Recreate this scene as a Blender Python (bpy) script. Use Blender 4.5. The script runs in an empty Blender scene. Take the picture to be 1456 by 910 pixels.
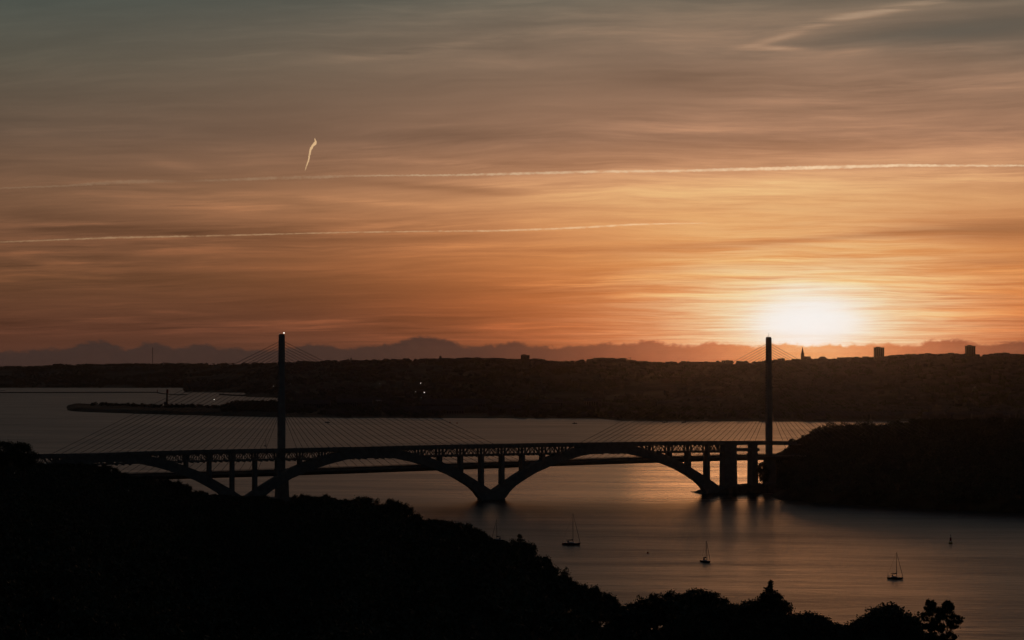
import bpy, math, random
import numpy as np
from mathutils import Vector

random.seed(7)
RNG = np.random.default_rng(7)
scene = bpy.context.scene
COL = scene.collection

# ------------------------------------------------------------------ camera
F, CX, HY, HC = 2628.0, 728.0, 519.0, 100.5     # focal length in photo pixels, centre column, horizon row, eye height
cam_d = bpy.data.cameras.new('camera')
cam = bpy.data.objects.new('camera', cam_d)
COL.objects.link(cam)
cam.location = (0, 0, HC)
cam_d.sensor_width = 36
cam_d.lens = F / 1456 * 36
cam_d.clip_start = 1
cam_d.clip_end = 250000
cam.rotation_euler = (math.radians(90) + math.atan(64 / F), 0, 0)
scene.camera = cam
scene.render.resolution_x, scene.render.resolution_y = 1024, 640
scene.view_settings.view_transform = 'Standard'
scene.view_settings.look = 'None'
scene.view_settings.exposure = 0
scene.view_settings.gamma = 1
scene.cycles.use_denoising = True
scene.cycles.max_bounces = 6
scene.cycles.volume_bounces = 0
scene.cycles.transparent_max_bounces = 16
scene.cycles.sample_clamp_indirect = 4

SUN_AZ, SUN_EL = math.atan(420 / F), math.atan(64 / F)

def srgb(r, g, b):
    f = lambda c: (c / 255 / 12.92) if c / 255 <= .04045 else ((c / 255 + .055) / 1.055) ** 2.4
    return (f(r), f(g), f(b), 1.0)

# ------------------------------------------------------------------ node helper
class NT:
    def __init__(s, tree):
        s.t = tree; s.n = tree.nodes; s.l = tree.links
    def put(s, sock, v):
        if isinstance(v, bpy.types.NodeSocket): s.l.new(v, sock)
        else: sock.default_value = v
    def m(s, op, a, b=None, c=None, clamp=False):
        n = s.n.new('ShaderNodeMath'); n.operation = op; n.use_clamp = clamp
        s.put(n.inputs[0], a)
        if b is not None: s.put(n.inputs[1], b)
        if c is not None: s.put(n.inputs[2], c)
        return n.outputs[0]
    def xyz(s, x, y, z):
        n = s.n.new('ShaderNodeCombineXYZ')
        for i, v in enumerate((x, y, z)): s.put(n.inputs[i], v)
        return n.outputs[0]
    def sep(s, v):
        n = s.n.new('ShaderNodeSeparateXYZ'); s.put(n.inputs[0], v); return n.outputs
    def noise(s, v, scale=1.0, detail=4.0, rough=.55, dist=0.0):
        n = s.n.new('ShaderNodeTexNoise'); n.noise_dimensions = '3D'
        s.put(n.inputs['Vector'], v); n.inputs['Scale'].default_value = scale
        n.inputs['Detail'].default_value = detail; n.inputs['Roughness'].default_value = rough
        n.inputs['Distortion'].default_value = dist
        return n.outputs['Fac']
    def ramp(s, fac, stops, interp='LINEAR'):
        n = s.n.new('ShaderNodeValToRGB'); cr = n.color_ramp; cr.interpolation = interp
        cr.elements[0].position = stops[0][0]; cr.elements[0].color = stops[0][1]
        cr.elements[1].position = stops[-1][0]; cr.elements[1].color = stops[-1][1]
        for p, c in stops[1:-1]:
            e = cr.elements.new(p); e.color = c
        s.put(n.inputs[0], fac); return n.outputs[0]
    def mix(s, fac, a, b, mode='MIX'):
        n = s.n.new('ShaderNodeMix'); n.data_type = 'RGBA'; n.blend_type = mode; n.clamp_result = False
        s.put(n.inputs[0], fac); s.put(n.inputs[6], a); s.put(n.inputs[7], b); return n.outputs[2]
    def sstep(s, v, lo, hi):
        n = s.n.new('ShaderNodeMapRange'); n.interpolation_type = 'SMOOTHSTEP'
        s.put(n.inputs[0], v); n.inputs[1].default_value = lo; n.inputs[2].default_value = hi
        return n.outputs[0]
    def gauss(s, d, w):                       # exp(-(d/w)^2)
        q = s.m('DIVIDE', d, w); q = s.m('MULTIPLY', q, q)
        return s.m('EXPONENT', s.m('MULTIPLY', q, -1.0))
    def curve(s, v, pts, x0, x1, y0, y1):
        n = s.n.new('ShaderNodeFloatCurve'); c = n.mapping.curves[0]
        P = [((x - x0) / (x1 - x0), (y - y0) / (y1 - y0)) for x, y in pts]
        c.points[0].location = P[0]; c.points[1].location = P[-1]
        for p in P[1:-1]: c.points.new(*p)
        for p in c.points: p.handle_type = 'AUTO_CLAMPED'
        n.mapping.update()
        mr = s.n.new('ShaderNodeMapRange'); s.put(mr.inputs[0], v)
        mr.inputs[1].default_value = x0; mr.inputs[2].default_value = x1
        s.l.new(mr.outputs[0], n.inputs['Value'])
        return s.m('MULTIPLY_ADD', n.outputs[0], y1 - y0, y0)

def sky_xy(px, py):                            # photo pixel -> (azimuth, elevation) in units of 1/2628 rad
    x, y, z = px - CX, F, HY - py
    r = math.sqrt(x * x + y * y + z * z)
    return math.atan2(x, y) * F, math.asin(z / r) * F

# ------------------------------------------------------------------ world: dusk sky with cirrus and a far cloud bank
world = bpy.data.worlds.new('World'); scene.world = world; world.use_nodes = True
W = NT(world.node_tree)
for n in list(W.n): W.n.remove(n)
tc = W.n.new('ShaderNodeTexCoord')
nv = W.n.new('ShaderNodeVectorMath'); nv.operation = 'NORMALIZE'; W.l.new(tc.outputs['Generated'], nv.inputs[0])
vx, vy, vz = W.sep(nv.outputs[0])
AZ = W.m('MULTIPLY', W.m('ARCTAN2', vx, vy), F)
EL = W.m('MULTIPLY', W.m('ARCSINE', vz), F)
ELc = W.m('MAXIMUM', EL, 0.0)
E1 = 1600.0
far_stops = [(0, (84, 52, 40)), (49, (93, 57, 41)), (120, (101, 67, 45)), (185, (110, 76, 55)), (220, (112, 81, 60)), (320, (91, 76, 63)),
             (420, (79, 79, 69)), (519, (70, 80, 75)), (700, (59, 65, 69)), (1000, (42, 49, 56)), (1600, (22, 29, 38))]
near_stops = [(0, (214, 104, 56)), (80, (230, 120, 58)), (150, (238, 143, 80)), (235, (238, 163, 110)), (272, (206, 145, 105)),
              (320, (163, 120, 93)), (420, (142, 113, 92)), (519, (105, 96, 83)), (700, (82, 79, 77)), (1000, (53, 56, 61)), (1600, (26, 33, 41))]
pos = W.m('DIVIDE', ELc, E1, clamp=True)
c_far = W.ramp(pos, [(p / E1, srgb(*c)) for p, c in far_stops])
c_near = W.ramp(pos, [(p / E1, srgb(*c)) for p, c in near_stops])
sx, sy = sky_xy(1150, 458)
dX = W.m('SUBTRACT', AZ, sx)
dY = W.m('SUBTRACT', EL, sy)
wid = W.m('MINIMUM', W.m('MULTIPLY_ADD', ELc, 1.25, 330.0), 760.0)
wn = W.gauss(dX, wid)
base = W.mix(wn, c_far, c_near)
# the dome grows dim towards the east, away from the sunset
away = W.m('ABSOLUTE', dX)
dim = W.m('SUBTRACT', 1.0, W.m('MULTIPLY', W.sstep(away, 1100.0, 3600.0), .72))
dsc = W.n.new('ShaderNodeVectorMath'); dsc.operation = 'SCALE'; W.l.new(base, dsc.inputs[0]); W.l.new(dim, dsc.inputs['Scale'])
base = W.mix(W.sstep(away, 1400.0, 4000.0), dsc.outputs[0], W.mix(1.0, dsc.outputs[0], (.62, .95, 1.35, 1), 'MULTIPLY'))
# cirrus on a high layer: fibres drawn out along the wind, bent by a slow warp
hh_ = W.m('ADD', W.m('ABSOLUTE', vz), .075)
qx = W.m('DIVIDE', vx, hh_); qy = W.m('DIVIDE', vy, hh_)
th = math.radians(-7)
wa = W.m('ADD', W.m('MULTIPLY', qx, math.cos(th)), W.m('MULTIPLY', qy, math.sin(th)))
wb0 = W.m('SUBTRACT', W.m('MULTIPLY', qy, math.cos(th)), W.m('MULTIPLY', qx, math.sin(th)))
warp = W.noise(W.xyz(W.m('MULTIPLY', wa, .85), W.m('MULTIPLY', wb0, .55), 3.1), 1, 3, .5)
warp2 = W.noise(W.xyz(W.m('MULTIPLY', wa, 3.2), W.m('MULTIPLY', wb0, 1.8), 8.1), 1, 3, .5)
wb_ = W.m('MULTIPLY_ADD', W.m('SUBTRACT', warp, .5), .60, wb0)
wb_ = W.m('MULTIPLY_ADD', W.m('SUBTRACT', warp2, .5), .05, wb_)
n1 = W.noise(W.xyz(W.m('MULTIPLY', wa, .85), W.m('MULTIPLY', wb_, 1.7), 0.7), 1, 8, .60, .0)
n2 = W.noise(W.xyz(W.m('MULTIPLY', wa, 3.8), W.m('MULTIPLY', wb_, 16.0), 5.2), 1, 6, .66, .0)
n3 = W.noise(W.xyz(W.m('MULTIPLY', wa, .5), W.m('MULTIPLY', wb_, .62), 9.4), 1, 3, .5, .2)
n4 = W.noise(W.xyz(W.m('MULTIPLY', wa, 1.3), W.m('MULTIPLY', wb_, 5.5), 2.2), 1, 7, .62, .0)
n5 = W.noise(W.xyz(W.m('MULTIPLY', wa, .9), W.m('MULTIPLY', wb_, 3.4), 6.6), 1, 6, .62, .0)
ridge = W.m('SUBTRACT', 1.0, W.m('MULTIPLY', W.m('ABSOLUTE', W.m('SUBTRACT', n5, .5)), 7.0))
ridge = W.m('POWER', W.m('MAXIMUM', ridge, 0.0), 1.6)
ridge = W.m('MULTIPLY', ridge, W.m('MULTIPLY', W.sstep(n1, .44, .62), W.m('ADD', .35, n2)))
fade = W.m('MULTIPLY', W.sstep(EL, 5.0, 60.0), W.m('SUBTRACT', 1.0, W.m('MULTIPLY', W.sstep(EL, 240.0, 520.0), .42)))
a1 = W.m('MULTIPLY', W.m('SUBTRACT', n1, .5), 1.25)
a2 = W.m('MULTIPLY', W.m('SUBTRACT', n2, .5), .42)
a3 = W.m('MULTIPLY', W.m('SUBTRACT', n3, .5), 1.1)
a4 = W.m('MULTIPLY', W.m('SUBTRACT', n4, .5), .8)
amp = W.m('ADD', W.m('ADD', a1, a4), W.m('ADD', a2, a3))
patch = W.m('MULTIPLY_ADD', W.sstep(n3, .40, .60), .95, .35)
amp = W.m('MULTIPLY', W.m('MULTIPLY_ADD', ridge, .40, amp), patch)
amp = W.m('MULTIPLY', amp, fade)
# the two broad features in the upper right: a dark lens of cloud with a lit rim
def lens(px, py, wx, wy, slope):
    ax, ay = sky_xy(px, py)
    u = W.m('SUBTRACT', AZ, ax)
    v = W.m('SUBTRACT', W.m('MULTIPLY_ADD', u, -slope, EL), ay)
    v = W.m('MULTIPLY_ADD', W.m('SUBTRACT', n4, .5), wy * .8, v)
    return W.m('MULTIPLY', W.gauss(u, wx), W.gauss(v, wy))
def total(L_):
    t_ = None
    for (px, py, wx, wy, sl_, k) in L_:
        v = W.m('MULTIPLY', lens(px, py, wx, wy, sl_), k)
        t_ = v if t_ is None else W.m('ADD', t_, v)
    return t_
dark = total([(1330, 44, 235, 17, .05, .95), (1490, 60, 170, 28, .0, .5), (1140, 34, 60, 9, .14, .25)])
rim = total([(1215, 21, 120, 6, .15, .75), (1120, 48, 60, 5, .26, .55), (1105, 67, 46, 4, -.08, .7), (1330, 2, 90, 5, .08, .6), (1235, 66, 50, 7, .15, .45), (1360, 68, 80, 6, -.02, .4),
             (640, 62, 100, 6, .14, .45), (520, 78, 90, 5, .06, .28), (1160, 140, 120, 20, .03, .28), (1380, 122, 150, 6, -.03, .3),
             (480, 212, 120, 9, .10, .24), (640, 232, 90, 5, -.03, .42), (160, 262, 90, 8, -.02, .24), (260, 240, 40, 8, -.2, .2), (270, 288, 190, 14, -.04, .34), (330, 300, 60, 10, .1, .2),
             (500, 285, 220, 5, -.06, .32), (560, 352, 260, 5, .02, .30), (380, 382, 160, 4, .0, .22), (120, 375, 180, 4, .02, .2), (900, 262, 260, 10, .0, .30), (1130, 275, 150, 16, .0, .30),
             (900, 395, 160, 5, .01, .35), (820, 405, 100, 3, .0, .3), (1000, 372, 140, 4, .03, .3), (1380, 250, 120, 8, -.02, .25), (250, 444, 42, 2.5, -.04, .35), (640, 448, 120, 2.5, -.02, .2)])
mid_dark = total([(1400, 325, 170, 17, -.01, .6), (1180, 338, 130, 5, .05, .45), (1000, 350, 150, 6, .03, .30), (620, 266, 120, 6, -.05, .42), (700, 275, 80, 4, .0, .25), (160, 326, 210, 9, -.02, .38), (60, 305, 60, 10, .0, .25),
                  (520, 340, 200, 5, .01, .22), (1420, 372, 80, 5, .0, .35), (780, 358, 120, 7, .04, .25), (1090, 398, 90, 3, .02, .35), (820, 200, 260, 12, -.02, .25), (1300, 190, 200, 14, .04, .25), (300, 350, 160, 6, .0, .2), (960, 110, 120, 10, .05, .22)])
wisp = W.m('MULTIPLY_ADD', W.m('ADD', W.m('SUBTRACT', n2, .5), W.m('MULTIPLY', W.m('SUBTRACT', n4, .5), 1.6)), 2.2, .62)
rim = W.m('MULTIPLY', rim, W.m('MAXIMUM', wisp, 0.0))
gain = W.m('ADD', 1.0, amp)
gain = W.m('MULTIPLY', gain, W.m('SUBTRACT', 1.0, W.m('MULTIPLY', dark, .46)))
gain = W.m('MULTIPLY', gain, W.m('SUBTRACT', 1.0, W.m('MULTIPLY', mid_dark, .8)))
gain = W.m('MAXIMUM', W.m('ADD', gain, W.m('MULTIPLY', rim, 1.0)), .3)
gcol = W.n.new('ShaderNodeVectorMath'); gcol.operation = 'SCALE'
W.l.new(base, gcol.inputs[0]); W.l.new(gain, gcol.inputs['Scale'])
cirrus = gcol.outputs[0]
# the thick lens of cloud in the upper right is a cool grey
cirrus = W.mix(W.m('MULTIPLY', dark, .55, clamp=True), cirrus, srgb(100, 96, 86))
# bright strips are warmer than the grey gaps
warm = W.mix(W.m('MULTIPLY', W.sstep(gain, .9, 1.7), .6), (1, 1, 1, 1), (1.10, .96, .85, 1))
cirrus = W.mix(1.0, cirrus, warm, 'MULTIPLY')
# glow of the sun behind thin cloud
streak = W.m('MAXIMUM', W.m('ADD', .1, W.m('MULTIPLY', W.m('ADD', n2, W.m('MULTIPLY', n4, 1.6)), .72)), .1)
dYg = W.m('MULTIPLY_ADD', W.m('SUBTRACT', n1, .5), 50.0, dY)
g1 = W.m('MULTIPLY', W.gauss(dX, 60.0), W.gauss(dYg, 31.0))
g2 = W.m('MULTIPLY', W.gauss(dX, 150.0), W.gauss(dYg, 58.0))
g4 = W.m('MULTIPLY', W.gauss(dX, 210.0), W.gauss(dYg, 112.0))
g3 = W.m('MULTIPLY', W.gauss(dX, 420.0), W.gauss(dY, 190.0))
streak2 = W.sstep(W.m('ADD', W.m('MULTIPLY', n2, .5), W.m('MULTIPLY', n4, .6)), .40, .70)
def scol(col, f):
    n = W.n.new('ShaderNodeVectorMath'); n.operation = 'SCALE'; n.inputs[0].default_value = col
    W.l.new(f, n.inputs['Scale']); return n.outputs[0]
def vadd(a, b):
    n = W.n.new('ShaderNodeVectorMath'); n.operation = 'ADD'; W.put(n.inputs[0], a); W.put(n.inputs[1], b); return n.outputs[0]
sky = vadd(cirrus, scol((1.5, 1.6, 1.6), g1))
sky = vadd(sky, scol((.62, .50, .34), W.m('MULTIPLY', g2, streak)))
sky = vadd(sky, scol((.10, .035, .008), g3))
sky = vadd(sky, scol((.5, .40, .25), W.m('MULTIPLY', g4, streak2)))
# cloud bank on the horizon
bank_px = [(-40, 501), (0, 500), (35, 499), (60, 496), (85, 496), (112, 489), (132, 485), (150, 486), (166, 490), (182, 496), (196, 492), (214, 487),
           (232, 488), (250, 495), (268, 493), (280, 489), (300, 490), (314, 495), (335, 494), (352, 497), (400, 496), (428, 492), (446, 489),
           (466, 490), (486, 495), (520, 492), (556, 489), (580, 481), (602, 478), (628, 482), (650, 488), (664, 493), (690, 491), (715, 487),
           (735, 486), (752, 491), (780, 493), (830, 491), (860, 488), (895, 489), (925, 483), (945, 489), (985, 490), (1010, 486), (1040, 488),
           (1075, 492), (1110, 487), (1128, 489), (1150, 492), (1180, 488), (1215, 489), (1262, 488), (1292, 491), (1316, 485), (1340, 482),
           (1356, 481), (1376, 486), (1404, 489), (1440, 485), (1500, 488)]
bank_pts = [sky_xy(a, b) for a, b in bank_px]
top = W.curve(AZ, bank_pts, bank_pts[0][0], bank_pts[-1][0], 0.0, 60.0)
nb = W.noise(W.xyz(W.m('DIVIDE', AZ, 11.0), W.m('DIVIDE', EL, 7.0), 1.7), 1, 5, .6, .4)
edge = W.m('SUBTRACT', W.m('MULTIPLY_ADD', W.m('SUBTRACT', nb, .5), 16.0, top), EL)
bank = W.m('MULTIPLY', W.sstep(edge, -2.6, 4.2), W.m('MULTIPLY_ADD', W.sstep(edge, 0.0, 40.0), -.12, .92))
wb = W.gauss(dX, 280.0)
wb2 = W.gauss(dX, 105.0)
bcol = W.mix(wb, srgb(58, 45, 41), srgb(168, 80, 50))
bcol = W.mix(wb2, bcol, srgb(246, 142, 78))
bank_tex = W.m('MULTIPLY_ADD', W.m('SUBTRACT', nb, .5), .35, 1.0)
bcs = W.n.new('ShaderNodeVectorMath'); bcs.operation = 'SCALE'; W.l.new(bcol, bcs.inputs[0]); W.l.new(W.m('MULTIPLY', bank_tex, dim), bcs.inputs['Scale'])
sky = W.mix(bank, sky, bcs.outputs[0])
# soft shoulder: the veil never lets through more than this
def shoulder(c, mx):
    q = W.m('POWER', W.m('DIVIDE', W.m('MAXIMUM', c, 0.0), mx), 3.0)
    return W.m('DIVIDE', c, W.m('POWER', W.m('ADD', q, 1.0), 1 / 3.0))
s3 = W.sep(sky)
skyout = W.xyz(shoulder(s3[0], .91), shoulder(s3[1], .90), shoulder(s3[2], .875))
# a physical dusk sky carries the part of the dome far above the frame
ns = W.n.new('ShaderNodeTexSky'); ns.sky_type = 'NISHITA'; ns.sun_disc = False
ns.sun_elevation = SUN_EL; ns.sun_rotation = SUN_AZ; ns.air_density = 1.5; ns.dust_density = 3
nsc = W.n.new('ShaderNodeVectorMath'); nsc.operation = 'SCALE'; W.l.new(ns.outputs[0], nsc.inputs[0]); nsc.inputs['Scale'].default_value = .02
skyout = W.mix(W.m('MULTIPLY', W.sstep(EL, 900.0, 2600.0), .5), skyout, nsc.outputs[0])
bg = W.n.new('ShaderNodeBackground'); bg.inputs['Strength'].default_value = 1.0
W.l.new(skyout, bg.inputs[0])
wo = W.n.new('ShaderNodeOutputWorld'); W.l.new(bg.outputs[0], wo.inputs[0])
world.cycles.sampling_method = 'MANUAL'; world.cycles.sample_map_resolution = 1024

# ------------------------------------------------------------------ sun
sl = bpy.data.lights.new('sun', 'SUN'); sl.energy = 0.08; sl.angle = math.radians(11.0); sl.color = (1.0, .38, .13)
so = bpy.data.objects.new('sun', sl); COL.objects.link(so)
sdir = Vector((math.sin(SUN_AZ) * math.cos(SUN_EL), math.cos(SUN_AZ) * math.cos(SUN_EL), math.sin(SUN_EL)))
so.rotation_euler = sdir.to_track_quat('Z', 'Y').to_euler()

# ------------------------------------------------------------------ general helpers
def tag(o, label=None, cat=None, group=None, kind=None):
    if label: o['label'] = label
    if cat: o['category'] = cat
    if group: o['group'] = group
    if kind: o['kind'] = kind
    return o

def link(name, me, parent=None, mat=None):
    o = bpy.data.objects.new(name, me); COL.objects.link(o)
    if mat is not None and me is not None and len(me.materials) == 0: me.materials.append(mat)
    if parent is not None: o.parent = parent
    return o

def empty(name, loc=(0, 0, 0), rz=0, **k):
    o = bpy.data.objects.new(name, None); COL.objects.link(o)
    o.location = loc; o.rotation_euler = (0, 0, rz); o.empty_display_size = 1
    return tag(o, **k)

def copy_thing(root, loc, rz=0, scale=1.0, label=None, group=None):
    r = root.copy(); COL.objects.link(r)
    r.location = loc; r.rotation_euler = (0, 0, rz); r.scale = (scale,) * 3 if not hasattr(scale, '__len__') else scale
    if label: r['label'] = label
    if group: r['group'] = group
    for ch in KIDS.get(root.name, []):
        c = ch.copy(); COL.objects.link(c); c.parent = r
    return r
KIDS = {}

class MB:
    """collects shapes, links them as one mesh"""
    def __init__(s): s.v = []; s.f = []
    def add(s, vs, fs):
        b = len(s.v); s.v += [tuple(map(float, p)) for p in vs]; s.f += [tuple(i + b for i in f) for f in fs]
        return s
    def box(s, c, d, rz=0):
        cx, cy, cz = c; hx, hy, hz = d[0] / 2, d[1] / 2, d[2] / 2
        ca, sa = math.cos(rz), math.sin(rz)
        vs = []
        for z in (-hz, hz):
            for x, y in ((-hx, -hy), (hx, -hy), (hx, hy), (-hx, hy)):
                vs.append((cx + x * ca - y * sa, cy + x * sa + y * ca, cz + z))
        return s.add(vs, [(0, 3, 2, 1), (4, 5, 6, 7), (0, 1, 5, 4), (1, 2, 6, 5), (2, 3, 7, 6), (3, 0, 4, 7)])
    def tube(s, pts, rad, n=6, caps=True):
        pts = [Vector(p) for p in pts]
        if not hasattr(rad, '__len__'): rad = [rad] * len(pts)
        vs = []; fs = []
        for i, p in enumerate(pts):
            d = (pts[min(i + 1, len(pts) - 1)] - pts[max(i - 1, 0)]).normalized()
            a = d.cross(Vector((0, 0, 1)))
            if a.length < 1e-4: a = Vector((1, 0, 0))
            a.normalize(); b = d.cross(a)
            for k in range(n):
                t = 2 * math.pi * k / n
                vs.append(p + (a * math.cos(t) + b * math.sin(t)) * rad[i])
        for i in range(len(pts) - 1):
            for k in range(n):
                fs.append((i * n + k, i * n + (k + 1) % n, (i + 1) * n + (k + 1) % n, (i + 1) * n + k))
        if caps:
            fs.append(tuple(range(n))[::-1]); fs.append(tuple(range((len(pts) - 1) * n, len(pts) * n)))
        return s.add(vs, fs)
    def loft(s, rings, closed=True, caps=True):
        n = len(rings[0]); vs = [p for r in rings for p in r]; fs = []
        for i in range(len(rings) - 1):
            for k in range(n if closed else n - 1):
                fs.append((i * n + k, i * n + (k + 1) % n, (i + 1) * n + (k + 1) % n, (i + 1) * n + k))
        if caps:
            fs.append(tuple(range(n))[::-1]); fs.append(tuple(range((len(rings) - 1) * n, len(rings) * n)))
        return s.add(vs, fs)
    def mesh(s, name):
        me = bpy.data.meshes.new(name); me.from_pydata(s.v, [], s.f); me.update(); return me
    def build(s, name, mat, parent=None):
        return link(name, s.mesh(name), parent, mat)

def np_mesh(name, V, Q, mat, smooth=False, k=4):
    me = bpy.data.meshes.new(name)
    V = np.asarray(V, np.float32); Q = np.asarray(Q, np.int32)
    me.vertices.add(len(V)); me.vertices.foreach_set('co', V.ravel())
    me.loops.add(Q.size); me.loops.foreach_set('vertex_index', Q.ravel())
    me.polygons.add(len(Q)); me.polygons.foreach_set('loop_start', np.arange(0, Q.size, k, dtype=np.int32))
    me.update(calc_edges=True); me.validate()
    if smooth: me.polygons.foreach_set('use_smooth', [True] * len(me.polygons))
    me.materials.append(mat)
    return me

def P3(px, py, D):
    return Vector(((px - CX) / F * D, D, HC - (py - HY) * D / F))
def WD(py): return HC * F / (py - HY)            # distance of the water seen at a row
def on_water(px, py): return Vector(((px - CX) / F * WD(py), WD(py), 0.0))

_T = RNG.random((256, 256))
def vnoise(x, y):
    x = np.asarray(x, float); y = np.asarray(y, float)
    xi = np.floor(x).astype(int); yi = np.floor(y).astype(int); fx = x - xi; fy = y - yi
    fx = fx * fx * (3 - 2 * fx); fy = fy * fy * (3 - 2 * fy)
    g = lambda a, b: _T[a % 256, b % 256]
    return (g(xi, yi) * (1 - fx) * (1 - fy) + g(xi + 1, yi) * fx * (1 - fy) + g(xi, yi + 1) * (1 - fx) * fy + g(xi + 1, yi + 1) * fx * fy) * 2 - 1
def fbm(x, y, o=4):
    r = 0; a = 1
    for i in range(o): r = r + a * vnoise(x * 2 ** i + 17 * i, y * 2 ** i + 31 * i); a *= .5
    return r
def sst(x, a, b):
    t = np.clip((np.asarray(x, float) - a) / (b - a), 0, 1); return t * t * (3 - 2 * t)

# ------------------------------------------------------------------ materials
def mat(name, col, rough=.8, var=.25, scale=.3, bump=0.0, metallic=0.0, col2=None, spec=.3, detail=5):
    m = bpy.data.materials.new(name); m.use_nodes = True; t = NT(m.node_tree)
    b = t.n['Principled BSDF']; b.inputs['Roughness'].default_value = rough; b.inputs['Metallic'].default_value = metallic
    b.inputs['Specular IOR Level'].default_value = spec
    g = t.n.new('ShaderNodeNewGeometry')
    nz = t.noise(g.outputs['Position'], scale, detail, .6)
    c1 = tuple(c * (1 - var) for c in col[:3]) + (1,)
    c2 = tuple(c * (1 + var) for c in (col2 or col)[:3]) + (1,)
    t.l.new(t.ramp(nz, [(.32, c1), (.68, c2)]), b.inputs['Base Color'])
    if bump:
        bn = t.n.new('ShaderNodeBump'); bn.inputs['Strength'].default_value = bump; bn.inputs['Distance'].default_value = 1.0 / scale * .2
        t.l.new(nz, bn.inputs['Height']); t.l.new(bn.outputs[0], b.inputs['Normal'])
    return m
M_conc = mat('weathered_concrete', (.26, .25, .23), .85, .25, .35, .3)
M_conc2 = mat('pale_concrete', (.34, .33, .31), .8, .18, .2, .2)
M_asph = mat('asphalt', (.05, .05, .05), .9, .2, 1.5)
M_steel = mat('dark_painted_steel', (.10, .11, .12), .5, .2, 2, 0, .3)
M_cable = mat('grey_cable_sheath', (.16, .16, .17), .6, .1, 1)
M_leaf = mat('foliage', (.075, .09, .06), .8, .4, .6, 0, 0, (.10, .115, .075), .2)
M_leaf2 = mat('pine_needles', (.06, .075, .05), .8, .4, .8, 0, 0, (.08, .09, .06), .2)
M_bark = mat('bark', (.09, .07, .05), .95, .3, 3, .4)
M_soil = mat('heath_and_soil', (.05, .05, .03), .95, .45, .05, .5, 0, (.09, .08, .045))
M_farland = mat('far_fields_and_woods', (.035, .04, .025), .95, .5, .0035, 0, 0, (.13, .125, .09), .1, 8)
M_rock = mat('shore_rock', (.13, .12, .10), .9, .4, .3, .6)
M_wall = mat('rendered_wall', (.13, .125, .115), .8, .2, .03)
M_wall2 = mat('grey_wall', (.14, .14, .14), .8, .2, .03)
M_roof = mat('slate_roof', (.10, .10, .11), .6, .2, .1)
M_glass = mat('dark_window_glass', (.03, .035, .04), .15, .1, .2, spec=.6)
M_white = mat('white_gelcoat', (.70, .70, .68), .35, .06, 2)
M_navy = mat('dark_blue_hull_paint', (.03, .04, .07), .3, .1, 2)
M_mast = mat('anodised_mast', (.30, .30, .31), .4, .1, 2, 0, .6)
M_canvas = mat('blue_canvas', (.04, .06, .12), .9, .2, 3)
M_red = mat('faded_red_paint', (.40, .06, .04), .6, .2, 1)
M_yellow = mat('yellow_buoy_paint', (.45, .32, .05), .6, .2, 1)

def emis(name, col, s):
    m = bpy.data.materials.new(name); m.use_nodes = True; t = NT(m.node_tree)
    b = t.n['Principled BSDF']; b.inputs['Base Color'].default_value = (.8, .8, .8, 1)
    b.inputs['Emission Color'].default_value = col; b.inputs['Emission Strength'].default_value = s
    return m
M_lamp = emis('lit_lamp', (1, .9, .78, 1), 1.6)
M_lamp2 = emis('small_lit_lamp', (1, .93, .82, 1), .3)
M_lampred = emis('red_lamp', (1, .2, .1, 1), 2.0)

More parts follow.
